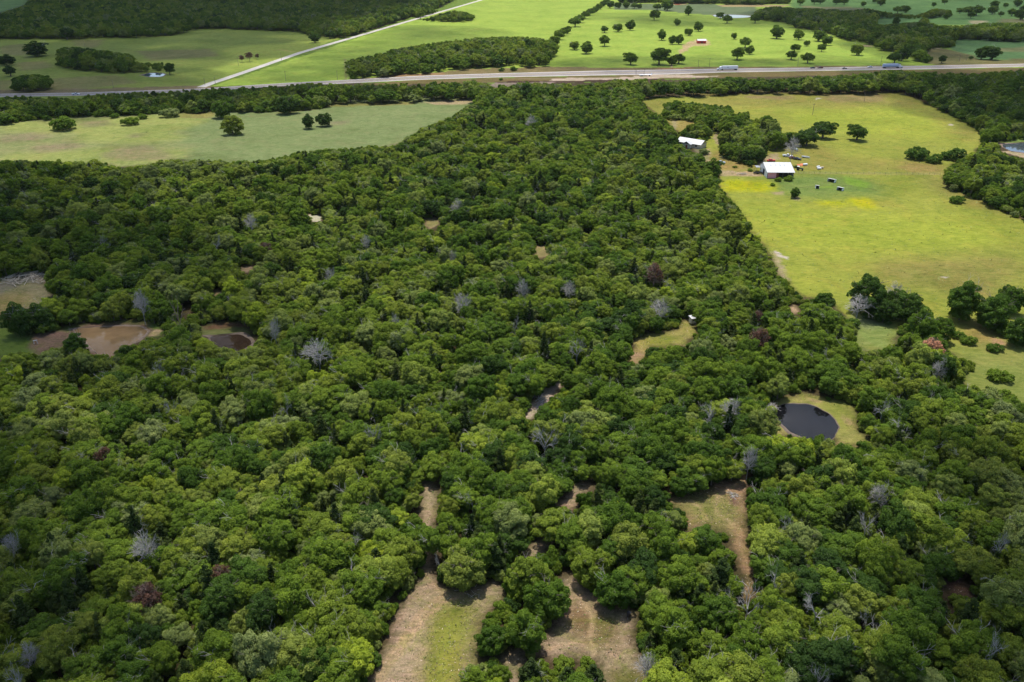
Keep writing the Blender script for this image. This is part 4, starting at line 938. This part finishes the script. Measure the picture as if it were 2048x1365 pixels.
def corrugate(x0, x1, ya, za, yb, zb, th=.06, n=42):          # ribbed sheet between two eaves
    m = MB()
    for i in range(n):
        xa = x0 + (x1 - x0) * i / n; xb = x0 + (x1 - x0) * (i + 1) / n; h = .05 if i % 2 else 0
        m.quadbox([(xa, ya, za - th), (xb, ya, za - th), (xb, yb, zb - th), (xa, yb, zb - th), (xa, ya, za + h), (xb, ya, za + h), (xb, yb, zb + h), (xa, yb, zb + h)])
    return m
# white roofed barn
b0 = empty("white_roofed_barn", at(1560, 357), math.radians(-1), "open fronted barn with white sheet roof and pink front panel", "barn", scale=(1.12, 1.05, 1.05))
corrugate(-6.6, 6.6, -.6, 3.1, 9.0, 6.0).build("roof", roofw, b0); corrugate(-6.6, 6.6, 14.6, 3.5, 9.05, 6.0).build("roof", roofw, b0)
MB().box(-6.3, -6.2, .2, 9, 0, 3.2).quadbox([(-6.3,.2,3.2),(-6.2,.2,3.2),(-6.2,9,3.2),(-6.3,9,3.2),(-6.3,.3,3.25),(-6.2,.3,3.25),(-6.2,9,5.8),(-6.3,9,5.8)]).quadbox([(-6.3,9,0),(-6.2,9,0),(-6.2,14,0),(-6.3,14,0),(-6.3,9,5.8),(-6.2,9,5.8),(-6.2,14,3.5),(-6.3,14,3.5)]).build("wall", white, b0)
MB().box(6.2, 6.3, .2, 14, 0, 3.3).build("wall", white, b0); MB().box(-6.2, 6.2, 13.9, 14, 0, 3.4).build("wall", white, b0)
MB().box(-6.0, -2.0, 0, .08, 0, 2.85).build("wall", pink, b0)["label"] = "faded pink front panel"
MB().box(-1.9, 6.0, 5.0, 5.1, 0, 3.6).build("wall", dark, b0)  # near-black sheet inside the open bay, painted to stand for its shade
MB().box(-2.0, -.9, -.02, .06, 0, 2.8).build("door", maroon, b0)
MB().box(-6.37, -6.31, 5.2, 8.2, 0, 3.0).build("door", dark, b0)
for x in (1.2, 3.7, 6.15): MB().box(x - .1, x + .1, 0, .2, 0, 2.95).build("post", wood, b0)
for x in (-3.6, -1.2, .9, 3.0): MB().quadbox([(x-.2,5.4,4.98),(x+.2,5.4,4.98),(x+.2,7.6,5.65),(x-.2,7.6,5.65),(x-.2,5.4,5.08),(x+.2,5.4,5.08),(x+.2,7.6,5.75),(x-.2,7.6,5.75)]).build("skylight", sky_light, b0)
MB().box(-8.6, -6.5, 12, 16, 2.4, 2.52).box(-8.5, -8.4, 12.1, 12.2, 0, 2.4).box(-8.5, -8.4, 15.8, 15.9, 0, 2.4).build("lean_to", steel, b0)
# red barn
rb = empty("red_barn", at(1403.5, 87.6), 0, "small red barn with white gable roof on pale dirt", "barn")
MB().box(-5.2, 5.2, 0, 7, 0, 3.3).build("wall", red, rb); corrugate(-5.6, 5.6, -.5, 3.3, 3.5, 4.9, n=20).build("roof", roofw, rb); corrugate(-5.6, 5.6, 7.5, 3.3, 3.55, 4.9, n=20).build("roof", roofw, rb)
for x in (-5.2, 5.14): MB().quadbox([(x,0,3.3),(x+.06,0,3.3),(x+.06,7,3.3),(x,7,3.3),(x,3.4,4.75),(x+.06,3.4,4.75),(x+.06,3.6,4.75),(x,3.6,4.75)]).build("gable", red, rb)
MB().box(-1.4, 1.4, -.06, -.01, 0, 2.6).build("door", maroon, rb)
# farmhouse
fh = empty("farmhouse", at(1377, 295), math.radians(-40), "farmhouse with white metal gable roofs half hidden by trees", "house", scale=(1.0, .95, .95))
MB().box(-8, 8, 0, 8, 0, 2.7).build("wall", cream, fh); corrugate(-8.5, 8.5, -.5, 2.7, 4, 4.9, n=30).build("roof", roofw, fh); corrugate(-8.5, 8.5, 8.5, 2.7, 4.05, 4.9, n=30).build("roof", roofw, fh)
MB().box(-2.5, 2.5, -3, .0, 0, 2.6).build("porch_wall", cream, fh)
MB().quadbox([(-3,-3.6,2.6),(0,-3.6,4.3),(0,3.5,4.3),(-3,1,2.6),(-3,-3.6,2.72),(0,-3.6,4.42),(0,3.5,4.42),(-3,1,2.72)]).quadbox([(0,-3.6,4.3),(3,-3.6,2.6),(3,1,2.6),(0,3.5,4.3),(0,-3.6,4.42),(3,-3.6,2.72),(3,1,2.72),(0,3.5,4.42)]).build("roof", roofw, fh)
for x in (-5.5, 5.0): MB().box(x - .6, x + .6, -.05, -.01, 1, 2.1).build("window", glass, fh)
MB().box(-.5, .5, -3.06, -3.01, 0, 2.1).build("door", maroon, fh)
# field shelters
def shelter(px, py, rz, w, label):
    o = empty("field_shelter", at(px, py), rz, label, "animal shelter", "small white roofed field shelters")
    MB().quadbox([(-w,-1.2,1.7),(w,-1.2,1.7),(w,1.3,1.25),(-w,1.3,1.25),(-w,-1.2,1.8),(w,-1.2,1.8),(w,1.3,1.35),(-w,1.3,1.35)]).build("roof", roofw, o)
    MB().box(w-.12, w-.06, -1.05, 1.2, 0, 1.24).build("side_wall", white, o); MB().box(-w+.06, -w+.12, -1.05, 1.2, 0, 1.24).build("side_wall", white, o); MB().box(-w+.12, w-.12, 1.12, 1.2, 0, 1.24).build("back_wall", dark, o)  # back wall near-black: shade of the opening put into its colour
shelter(1663, 364, math.radians(-48), 2.0, "longest white roofed shelter, upper of the two leaning right")
shelter(1680, 381, math.radians(-48), 1.5, "white roofed shelter below right of the longest one")
shelter(1634, 377, math.radians(-10), .9, "smallest white roofed shelter, left of the other two")
sh = empty("tool_shed", at(1406, 241), 0, "low dark shed with white roof edge beside the tree grove", "shed")
MB().box(-2.1, 2.1, 0, 2, 0, 2.0).build("wall", dark, sh); MB().box(-2.3, 2.3, -.2, 2.2, 2.0, 2.12).build("roof", roofw, sh)
# yard vehicles and clutter
G = "worn out vehicles around the farm"
make_car(1442, 327, math.radians(-20), silver, "light blue car parked in the farmyard beside the forest edge", group=G, cat="wreck")
make_car(1588, 300, math.radians(-60), silver, "silver blue car beside the grey dead tree behind the barn", group=G, cat="wreck")
make_car(1586, 318, math.radians(-25), maroon, "maroon car in the grass behind the white roofed barn", group=G, cat="wreck")
make_car(1594, 320, math.radians(-30), black, "black car touching the maroon one behind the barn", group=G, cat="wreck")
make_car(1542, 323.5, math.radians(5), red, "red car showing just behind the left end of the barn roof", group=G, cat="wreck")
make_car(1408, 331, math.radians(70), white, "white car under the forest edge trees left of the light blue car", group=G, cat="wreck")
make_car(1575, 314, math.radians(-20), white, "white pickup behind the maroon car near the dead tree", "pickup", group=G, cat="pickup")
bt = empty("boat", at(1611, 316), math.radians(-35), "white open boat lying in the grass right of the maroon car", "boat")
hull = MB(); prof = [(-2.3,.8),(-1,.95),(.6,.85),(1.6,.5),(2.5,.05)]
for (xa, wa), (xb, wb) in zip(prof[:-1], prof[1:]):
    hull.poly([(xa,wa,.8),(xb,wb,.85),(xb,wb*.5,.15),(xa,wa*.5,.15)]); hull.poly([(xa,-wa,.8),(xa,-wa*.5,.15),(xb,-wb*.5,.15),(xb,-wb,.85)]); hull.poly([(xa,wa*.5,.15),(xb,wb*.5,.15),(xb,-wb*.5,.15),(xa,-wa*.5,.15)])
    hull.poly([(xa,wa*.85,.78),(xa,wa,.8),(xb,wb,.85),(xb,wb*.85,.82)]); hull.poly([(xa,-wa*.85,.78),(xb,-wb*.85,.82),(xb,-wb,.85),(xa,-wa,.8)])
hull.poly([(-2.3,.8,.8),(-2.3,.4,.15),(-2.3,-.4,.15),(-2.3,-.8,.8)]); hull.build("hull", white, bt)
for x in (-1.2, .2): MB().box(x-.15, x+.15, -.75, .75, .5, .56).build("seat", steel, bt)
tp = empty("orange_tarp", at(1602, 331), .3, "orange tarp heap between the parked wrecks", "tarp")
mb = MB(); rr = np.random.default_rng(4); n = 9
hgt = rr.uniform(.1, .7, (n, n)); hgt[0] = hgt[-1] = 0; hgt[:, 0] = hgt[:, -1] = 0
for i in range(n - 1):
    for j in range(n - 1): mb.poly([(i*.5-2, j*.4-1.6, hgt[i,j]+.02), (i*.5-1.5, j*.4-1.6, hgt[i+1,j]+.02), (i*.5-1.5, j*.4-1.2, hgt[i+1,j+1]+.02), (i*.5-2, j*.4-1.2, hgt[i,j+1]+.02)])
mb.build("cover", orange, tp)
def tank(px, py, rz, r, L, mat, label, cat="tank"):
    o = empty("storage_tank", at(px, py), rz, label, cat, "tanks and drums in the farm grass")
    b = MB().tube((-L/2, 0, r+.25), (L/2, 0, r+.25), r, r, 14); b.tube((-L/2-.25,0,r+.25),(-L/2,0,r+.25), r*.6, r, 14); b.tube((L/2,0,r+.25),(L/2+.25,0,r+.25), r, r*.6, 14); b.build("tank_body", mat, o)
    for x in (-L*.3, L*.3): MB().box(x-.08, x+.08, -r*.7, r*.7, 0, .4).build("foot", steel, o)
tank(1610, 332, .2, .55, 2.2, white, "white tank next to the orange tarp")
tank(1636, 336.5, .5, .5, 1.8, white, "upper left tank of the trio in the grass right of the barn"); tank(1643, 338, -.2, .5, 1.6, straw, "right hand tan tank of the trio in the grass"); tank(1638, 340, .1, .55, 1.8, white, "lowest white tank of the trio in the grass")
tr = empty("tractor", at(1599, 341), math.radians(-20), "dark green tractor with white roof right of the barn", "tractor")
MB().taper(-.4, 2.0, -.4, .4, .7, 1.35, 0, .15, .05).build("hood", dgreen, tr, .03); MB().box(-1.5, -.2, -.65, .65, 2.1, 2.2).build("roof", white, tr)
MB().box(-1.2, -.3, -.3, .3, .8, 1.2).build("seat", black, tr)
for x in (-1.4, -.3):
    for y in (-.6, .6): MB().tube((x, y, .9), (x, y, 2.1), .04, .04, 5).build("roof_post", black, tr)
for y in (-.75, .75): wheel(tr, -.9, y, .75, .4); wheel(tr, 1.5, y * .8, .42, .25)
ut = empty("utility_trailer", at(1516, 348), 0, "long dark utility trailer in front of the barn's left end", "trailer")
MB().box(-2.6, 2.6, -.9, .9, .55, .65).build("deck", dark, ut); MB().box(-2.6, 2.6, -.95, -.9, .65, 1.0).build("rail", black, ut); MB().box(-2.6, 2.6, .9, .95, .65, 1.0).build("rail", black, ut); MB().tube((2.6,0,.55),(4,0,.5),.06,.06,5).build("tow_bar", black, ut)
for y in (-.98, .98): wheel(ut, -.3, y)
def pile(name, px, py, n, rx, ry, L, r, mat, label, cat, seed, fan=None, h=.8):
    o = empty(name, at(px, py), 0, label, cat); q = np.random.default_rng(seed); mb = MB()
    for i in range(n):
        x, y = q.normal(0, rx / 2), q.normal(0, ry / 2); a = q.uniform(0, math.pi) if fan is None else fan + q.normal(0, .5); l = q.uniform(.4, 1) * L
        z = max(.1, h * math.exp(-(x / rx) ** 2 - (y / ry) ** 2) * q.uniform(.2, 1)); dz = q.uniform(-.25, .35) * h
        mb.tube((x - math.cos(a) * l / 2, y - math.sin(a) * l / 2, max(.05, z - dz)), (x + math.cos(a) * l / 2, y + math.sin(a) * l / 2, max(.05, z + dz)), r * q.uniform(.6, 1.3), r * .5, 5)
    mb.build("poles", mat, o); return o
pile("log_pile", 48, 558, 95, 9, 7, 6.5, .13, straw, "heap of pale cut poles and brush at the edge of the left clearing", "brush pile", 1, h=1.6)
pile("lumber_pile", 1484, 349, 26, 2.4, 1.2, 3.0, .09, straw, "grey pile of old boards left of the utility trailer", "lumber pile", 2, 0.2)
pile("lumber_pile", 1500, 341, 16, 2.0, 1.4, 2.4, .09, wood, "weedy pile of boards above the grey board pile", "lumber pile", 3)
pile("brush_pile", 1536, 817, 120, 2.4, 2.6, 3.0, .05, M_dead, "grey dead brush spilling into the dark pond", "brush pile", 4, h=1.3)
pile("brush_pile", 1082, 800, 60, 2.2, 6.0, 3.2, .06, M_dead, "grey brush strewn along the cleared strip in the wood", "brush pile", 5, 1.0, .6)
pile("fallen_branch", 930, 1185, 14, 4, 2, 1.6, .05, straw, "scattered pale sticks across the top of the grassy clearing", "branches", 6, h=.2)
pile("fallen_branch", 1464, 990, 14, 1.5, 1.5, 2.4, .07, M_dead, "grey limbs on the dirt mound of the fan shaped clearing", "branches", 7, h=.4)
# box blind
bb = empty("box_blind", at(1384, 648), math.radians(20), "white roofed box hunting blind at the end of the mown strip", "hunting blind")
MB().box(-.85, .85, -.85, .85, .5, 2.3).build("wall", cream, bb); MB().quadbox([(-1,-1.05,2.3),(1,-1.05,2.3),(1,1.05,2.3),(-1,1.05,2.3),(-1,-1.05,2.4),(1,-1.05,2.4),(1,1.05,2.75),(-1,1.05,2.75)]).build("roof", roofw, bb)
for x in (-.75, .75):
    for y in (-.75, .75): MB().box(x-.06, x+.06, y-.06, y+.06, 0, .5).build("leg", wood, bb)
MB().box(-.45, .45, -.88, -.855, 1.5, 1.9).build("window", dark, bb)
# black barrel feeder
fd = empty("barrel_feeder", at(1257, 1236), 0, "black barrel feeder on short legs at the right of the clearing", "feeder")
MB().tube((0,0,.45),(0,0,1.35),.38,.38,18).build("barrel", black, fd); MB().tube((0,0,1.35),(0,0,1.41),.41,.39,18).build("lid", black, fd)
for k in range(3): a = k * 2.09; MB().tube((math.cos(a)*.3, math.sin(a)*.3, .5), (math.cos(a)*.5, math.sin(a)*.5, 0), .03, .03, 5).build("leg", steel, fd)
st = empty("feeder_stand", at(72, 688), .3, "small white legged stand on the bare ground left of the brown pond", "feeder")
MB().box(-.6, .6, -.3, .3, 1.1, 1.2).build("shelf", steel, st)
for x in (-.5, .5): MB().tube((x, 0, 0), (x * .8, 0, 1.1), .07, .06, 6).build("leg", white, st)
# utility poles: base px, height in px
pole0 = None
for i, (px, py, hp, lb) in enumerate([(1625,230,22,"leaning pole in the yellow-green field, nearer of two"),(1728.5,203,15,"pole in the yellow-green field close to the tree belt"),(1396,135,14,"short pole by the highway right of the farm track"),(1418.5,134.5,18,"pole just left of the white semi truck"),
   (1595,134,18,"pole left of the dark pair of cars"),(1761,131.5,18,"pole left of the pale blue truck"),(1272,149,10,"pole left of the flatbed trailer"),(1288,149.5,10,"pole rising behind the flatbed trailer"),(572,163,20,"pole in the bright field beside the highway, left one"),
   (675,160,18,"pole in the bright field beside the highway, left of the oval grove"),(410,170,13,"pole at the foot of the gravel road"),(431,169,14,"pole just right of the gravel road's foot"),(563,121,15,"pole halfway up the gravel road"),(227,176,16,"pole in the shaded field right of the white pickup"),
   (477,132,16,"pole below the purple bushes"),(169,90,10,"pole by the far shaded wood"),(1918,124,14,"pole in the brown grass right of the creek wood"),(1932,122,12,"pole furthest right in the brown grass")]):
    H = hp / pxm(px, py)
    if pole0 is None:
        pole0 = empty("utility_pole", at(px, py), 0, lb, "utility pole", "wooden utility poles"); H0 = H
        MB().tube((0,0,-.1),(0,0,H),.17,.11,8).build("post", wood, pole0); MB().box(-.9,.9,-.05,.05,H-.75,H-.62).build("crossarm", wood, pole0)
        for x in (-.8, 0, .8): MB().tube((x,0,H-.62),(x,0,H-.45),.04,.05,6).build("insulator", glass, pole0)
    else: dup(pole0, at(px, py), R_.uniform(-.5, .5), lb, scale=(1, 1, H / H0))
# field fence
fa, fb = at(1596, 347.5), at(1880, 350); fn = empty("wire_fence", fa, 0, "thin wire fence crossing the yellow-green field right of the barn", "fence")
d = fb - fa; nP = 26
for i in range(nP + 1): v = d * i / nP; MB().tube((v.x, v.y, 0), (v.x, v.y, 1.25), .06, .05, 5).build("post", wood, fn)
w = MB()
for z in (.4, .75, 1.1): w.tube((0, 0, z), (d.x, d.y, z), .012, .012, 4)
w.build("wire", steel, fn)

# ------------------------------------------------------------------ loose litter on the cleared ground
def litter(name, polys, n, size, mat, label, cat, seed, tall=0.0):
    r = np.random.default_rng(seed); P = []
    for poly in polys:
        W = np.array([list(at(*p))[:2] for p in poly]); lo, hi = W.min(0), W.max(0)
        k = int(n * max(1, (hi - lo).prod()) / 900); q = r.uniform(lo, hi, (k, 2)); q = q[in_poly(q[:, 0], q[:, 1], W)]
        for w_ in (W1, W2, W3): q = q[~in_poly(q[:, 0], q[:, 1], w_)]
        P.append(q)
    q = np.concatenate(P); m = .5 + .5 * np.sin(q[:, 0] * .45 + 2 * np.sin(q[:, 1] * .3)) * np.cos(q[:, 1] * .5 + q[:, 0] * .2); q = q[r.random(len(q)) < .25 + .75 * m]
    Pz = np.c_[q, r.uniform(.04, .1, len(q)) + tall * r.random(len(q))]
    Nn = rand_dirs(r, len(q)); Nn[:, 2] = np.abs(Nn[:, 2]) + (1.2 if tall == 0 else .2); Nn /= np.linalg.norm(Nn, axis=1)[:, None]
    V, F = quads_at(r, Pz, Nn, size * r.uniform(.3, 1.1, len(q)) * (1 + .8 * (r.random(len(q)) < .05)), .5)
    me = bpy.data.meshes.new(name); mesh_np(me, V, F); me.materials.append(mat)
    o = bpy.data.objects.new(name, me); COL.objects.link(o); tag(o, label, cat, kind="stuff")
CL = [G_SMALL[2], G_SMALL[3], G_SMALL[4], G_SMALL[5], G_SMALL[6], G_SMALL[7], G_SMALL[8], G_SMALL[9], G_SMALL[18], G_SMALL[19], G_SMALL[20], G_SMALL[21]]
litter("wood_chips", CL, 1300, .26, simple("pale_chips", (.46, .36, .25), .9, var=.35, scale=2), "pale wood chips and stones scattered over the cleared dirt", "wood chips", 21)
litter("fallen_leaves", CL, 1800, .34, simple("brown_litter", (.16, .115, .08), .95, var=.4, scale=2), "brown leaf litter on the cleared dirt", "leaf litter", 22)
litter("grass_tufts", CL + [G_SMALL[0], G_SMALL[1]], 900, .38, simple("tuft_green", (.14, .17, .04), .9, var=.4, scale=.3), "green and straw grass tufts in the woodland clearings", "grass", 23, .22)
litter("weeds", [[(862,1210),(930,1190),(965,1215),(942,1245),(935,1300),(935,1360),(900,1440),(830,1440),(850,1300)], [(1385,1005),(1440,985),(1470,1000),(1478,1040),(1455,1060),(1400,1050)], [(1185,1245),(1225,1240),(1235,1262),(1190,1265)],
  [(1610,788),(1690,802),(1710,835),(1698,878),(1684,845),(1655,815)]], 3200, .36, simple("weed_green", (.20, .23, .045), .9, var=.4, scale=.25), "yellow green weeds filling the middle of the clearings", "weeds", 24, .25)

litter("pasture_weeds", [G_RIGHT], 300, .75, simple("weed_olive", (.17, .20, .05), .9, var=.4, scale=.1), "olive weeds flecking the yellow-green right field", "weeds", 25)
litter("meadow_weeds", [G_LEFT], 120, .7, simple("weed_grey_green", (.17, .19, .08), .9, var=.4, scale=.1), "grey green weeds flecking the left field", "weeds", 26)

# ------------------------------------------------------------------ unseen fair weather clouds, placed and shaped to shade chosen parts of the land
def cloud_mat(name, op):
    m, nt, b = new_mat(name); nt.nodes.remove(b); out = nt.nodes["Material Output"]
    tr = N(nt, "ShaderNodeBsdfTransparent"); df = N(nt, "ShaderNodeBsdfTranslucent"); df.inputs[0].default_value = (.9, .9, .92, 1); mx = N(nt, "ShaderNodeMixShader")
    lw = N(nt, "ShaderNodeLayerWeight"); lw.inputs["Blend"].default_value = .5
    mr = N(nt, "ShaderNodeMapRange"); mr.inputs["From Min"].default_value = 0; mr.inputs["From Max"].default_value = .8; mr.inputs["To Min"].default_value = op; mr.inputs["To Max"].default_value = 0
    nt.links.new(lw.outputs["Facing"], mr.inputs["Value"]); nt.links.new(mr.outputs[0], mx.inputs[0]); nt.links.new(tr.outputs[0], mx.inputs[1]); nt.links.new(df.outputs[0], mx.inputs[2]); nt.links.new(mx.outputs[0], out.inputs["Surface"])
    return m
CM = {k: cloud_mat("cloud_vapour_" + w, k) for k, w in ((.7, "heavy"), (.5, "dense"), (.34, "medium"), (.24, "light"), (.17, "thin"))}
def shade_cloud(poly, alt, rad, op, seed, flat=.35):
    r = np.random.default_rng(seed); W = np.array([list(at(px, max(py, -100)))[:2] for px, py in poly]); lo, hi = W.min(0), W.max(0)
    bm = bmesh.new(); n = 0; placed = []
    ray = np.array(sun_vec) / sun_vec.z * alt
    for k in range(6000):
        q = r.uniform(lo, hi)
        if not in_poly(np.array([q[0]]), np.array([q[1]]), W)[0]: continue
        R = rad * r.uniform(.7, 1.35)
        if any((q[0] - a) ** 2 + (q[1] - b) ** 2 < (.62 * (R + c) / 2 * 1.25) ** 2 for a, b, c in placed): continue
        placed.append((q[0], q[1], R))
        mat = Matrix.Translation((q[0] + ray[0], q[1] + ray[1], alt + r.uniform(-30, 60))) @ Matrix.Diagonal((R, R * r.uniform(.7, 1.2), R * flat, 1))
        bmesh.ops.create_icosphere(bm, subdivisions=3, radius=1.0, matrix=mat)
    for f in bm.faces: f.smooth = True
    me = bpy.data.meshes.new("shade_cloud"); bm.to_mesh(me); bm.free(); me.materials.append(CM[op])
    o = bpy.data.objects.new("shade_cloud", me); COL.objects.link(o); o["kind"] = "structure"
shade_cloud([(-200,0),(840,-2),(760,20),(640,50),(540,85),(440,110),(320,150),(230,185),(-200,195)], 900, 85, .5, 31)
shade_cloud([(-300,-60),(860,-60),(800,8),(700,36),(560,50),(420,48),(270,62),(0,66),(-300,70)], 1000, 90, .7, 30)  # heavier second cloud, unseen, added to darken the far wood
shade_cloud([(-200,195),(300,185),(560,175),(900,190),(640,205),(400,214),(150,226),(-200,240)], 900, 30, .34, 32)
shade_cloud([(-250,345),(0,350),(190,380),(330,470),(430,560),(470,640),(560,730),(420,800),(200,760),(0,800),(-250,760)], 800, 34, .24, 33)
shade_cloud([(-250,800),(0,900),(160,1040),(200,1200),(320,1365),(-250,1450)], 700, 15, .34, 34)
shade_cloud([(1880,1000),(2048,940),(2300,900),(2300,1450),(1700,1450),(1780,1250)], 700, 15, .34, 35)
shade_cloud([(1560,18),(1700,20),(1800,50),(1920,78),(1880,120),(1800,105),(1650,60),(1520,40)], 900, 60, .34, 36)
shade_cloud([(1800,150),(2300,142),(2300,270),(2000,262),(1900,215),(1820,185)], 900, 45, .34, 37)
shade_cloud([(440,168),(700,96),(820,98),(692,158)], 900, 40, .17, 38); shade_cloud([(730,92),(830,52),(960,62),(900,78)], 900, 60, .17, 39)
shade_cloud([(1100,118),(1300,114),(1500,116),(1700,118),(1860,121),(1860,134),(1400,136),(1095,140)], 900, 32, .17, 40); shade_cloud([(1230,28),(1440,34),(1560,46),(1500,54),(1300,50),(1230,42)], 900, 60, .17, 41)
shade_cloud([(1600,-3),(2300,-3),(2300,45),(1900,48),(1750,50),(1620,14)], 900, 90, .17, 42); shade_cloud([(1910,82),(2300,74),(2300,110),(1930,112)], 900, 60, .17, 43)

# ------------------------------------------------------------------ humid air
hz = MB().box(-13000, 13000, -4000, 15500, -1.5, 135).build("haze", bpy.data.materials.new("humid_air")); tag(hz, kind="stuff", label="thin bluish haze over the far fields", cat="haze")
hm = hz.data.materials[0]; hm.use_nodes = True; hn = hm.node_tree; hn.nodes.remove(hn.nodes["Principled BSDF"])
pv = hn.nodes.new("ShaderNodeVolumePrincipled"); pv.inputs["Color"].default_value = (.88, .93, 1.0, 1); pv.inputs["Density"].default_value = .000017; pv.inputs["Anisotropy"].default_value = .2
hn.links.new(pv.outputs[0], hn.nodes["Material Output"].inputs["Volume"])
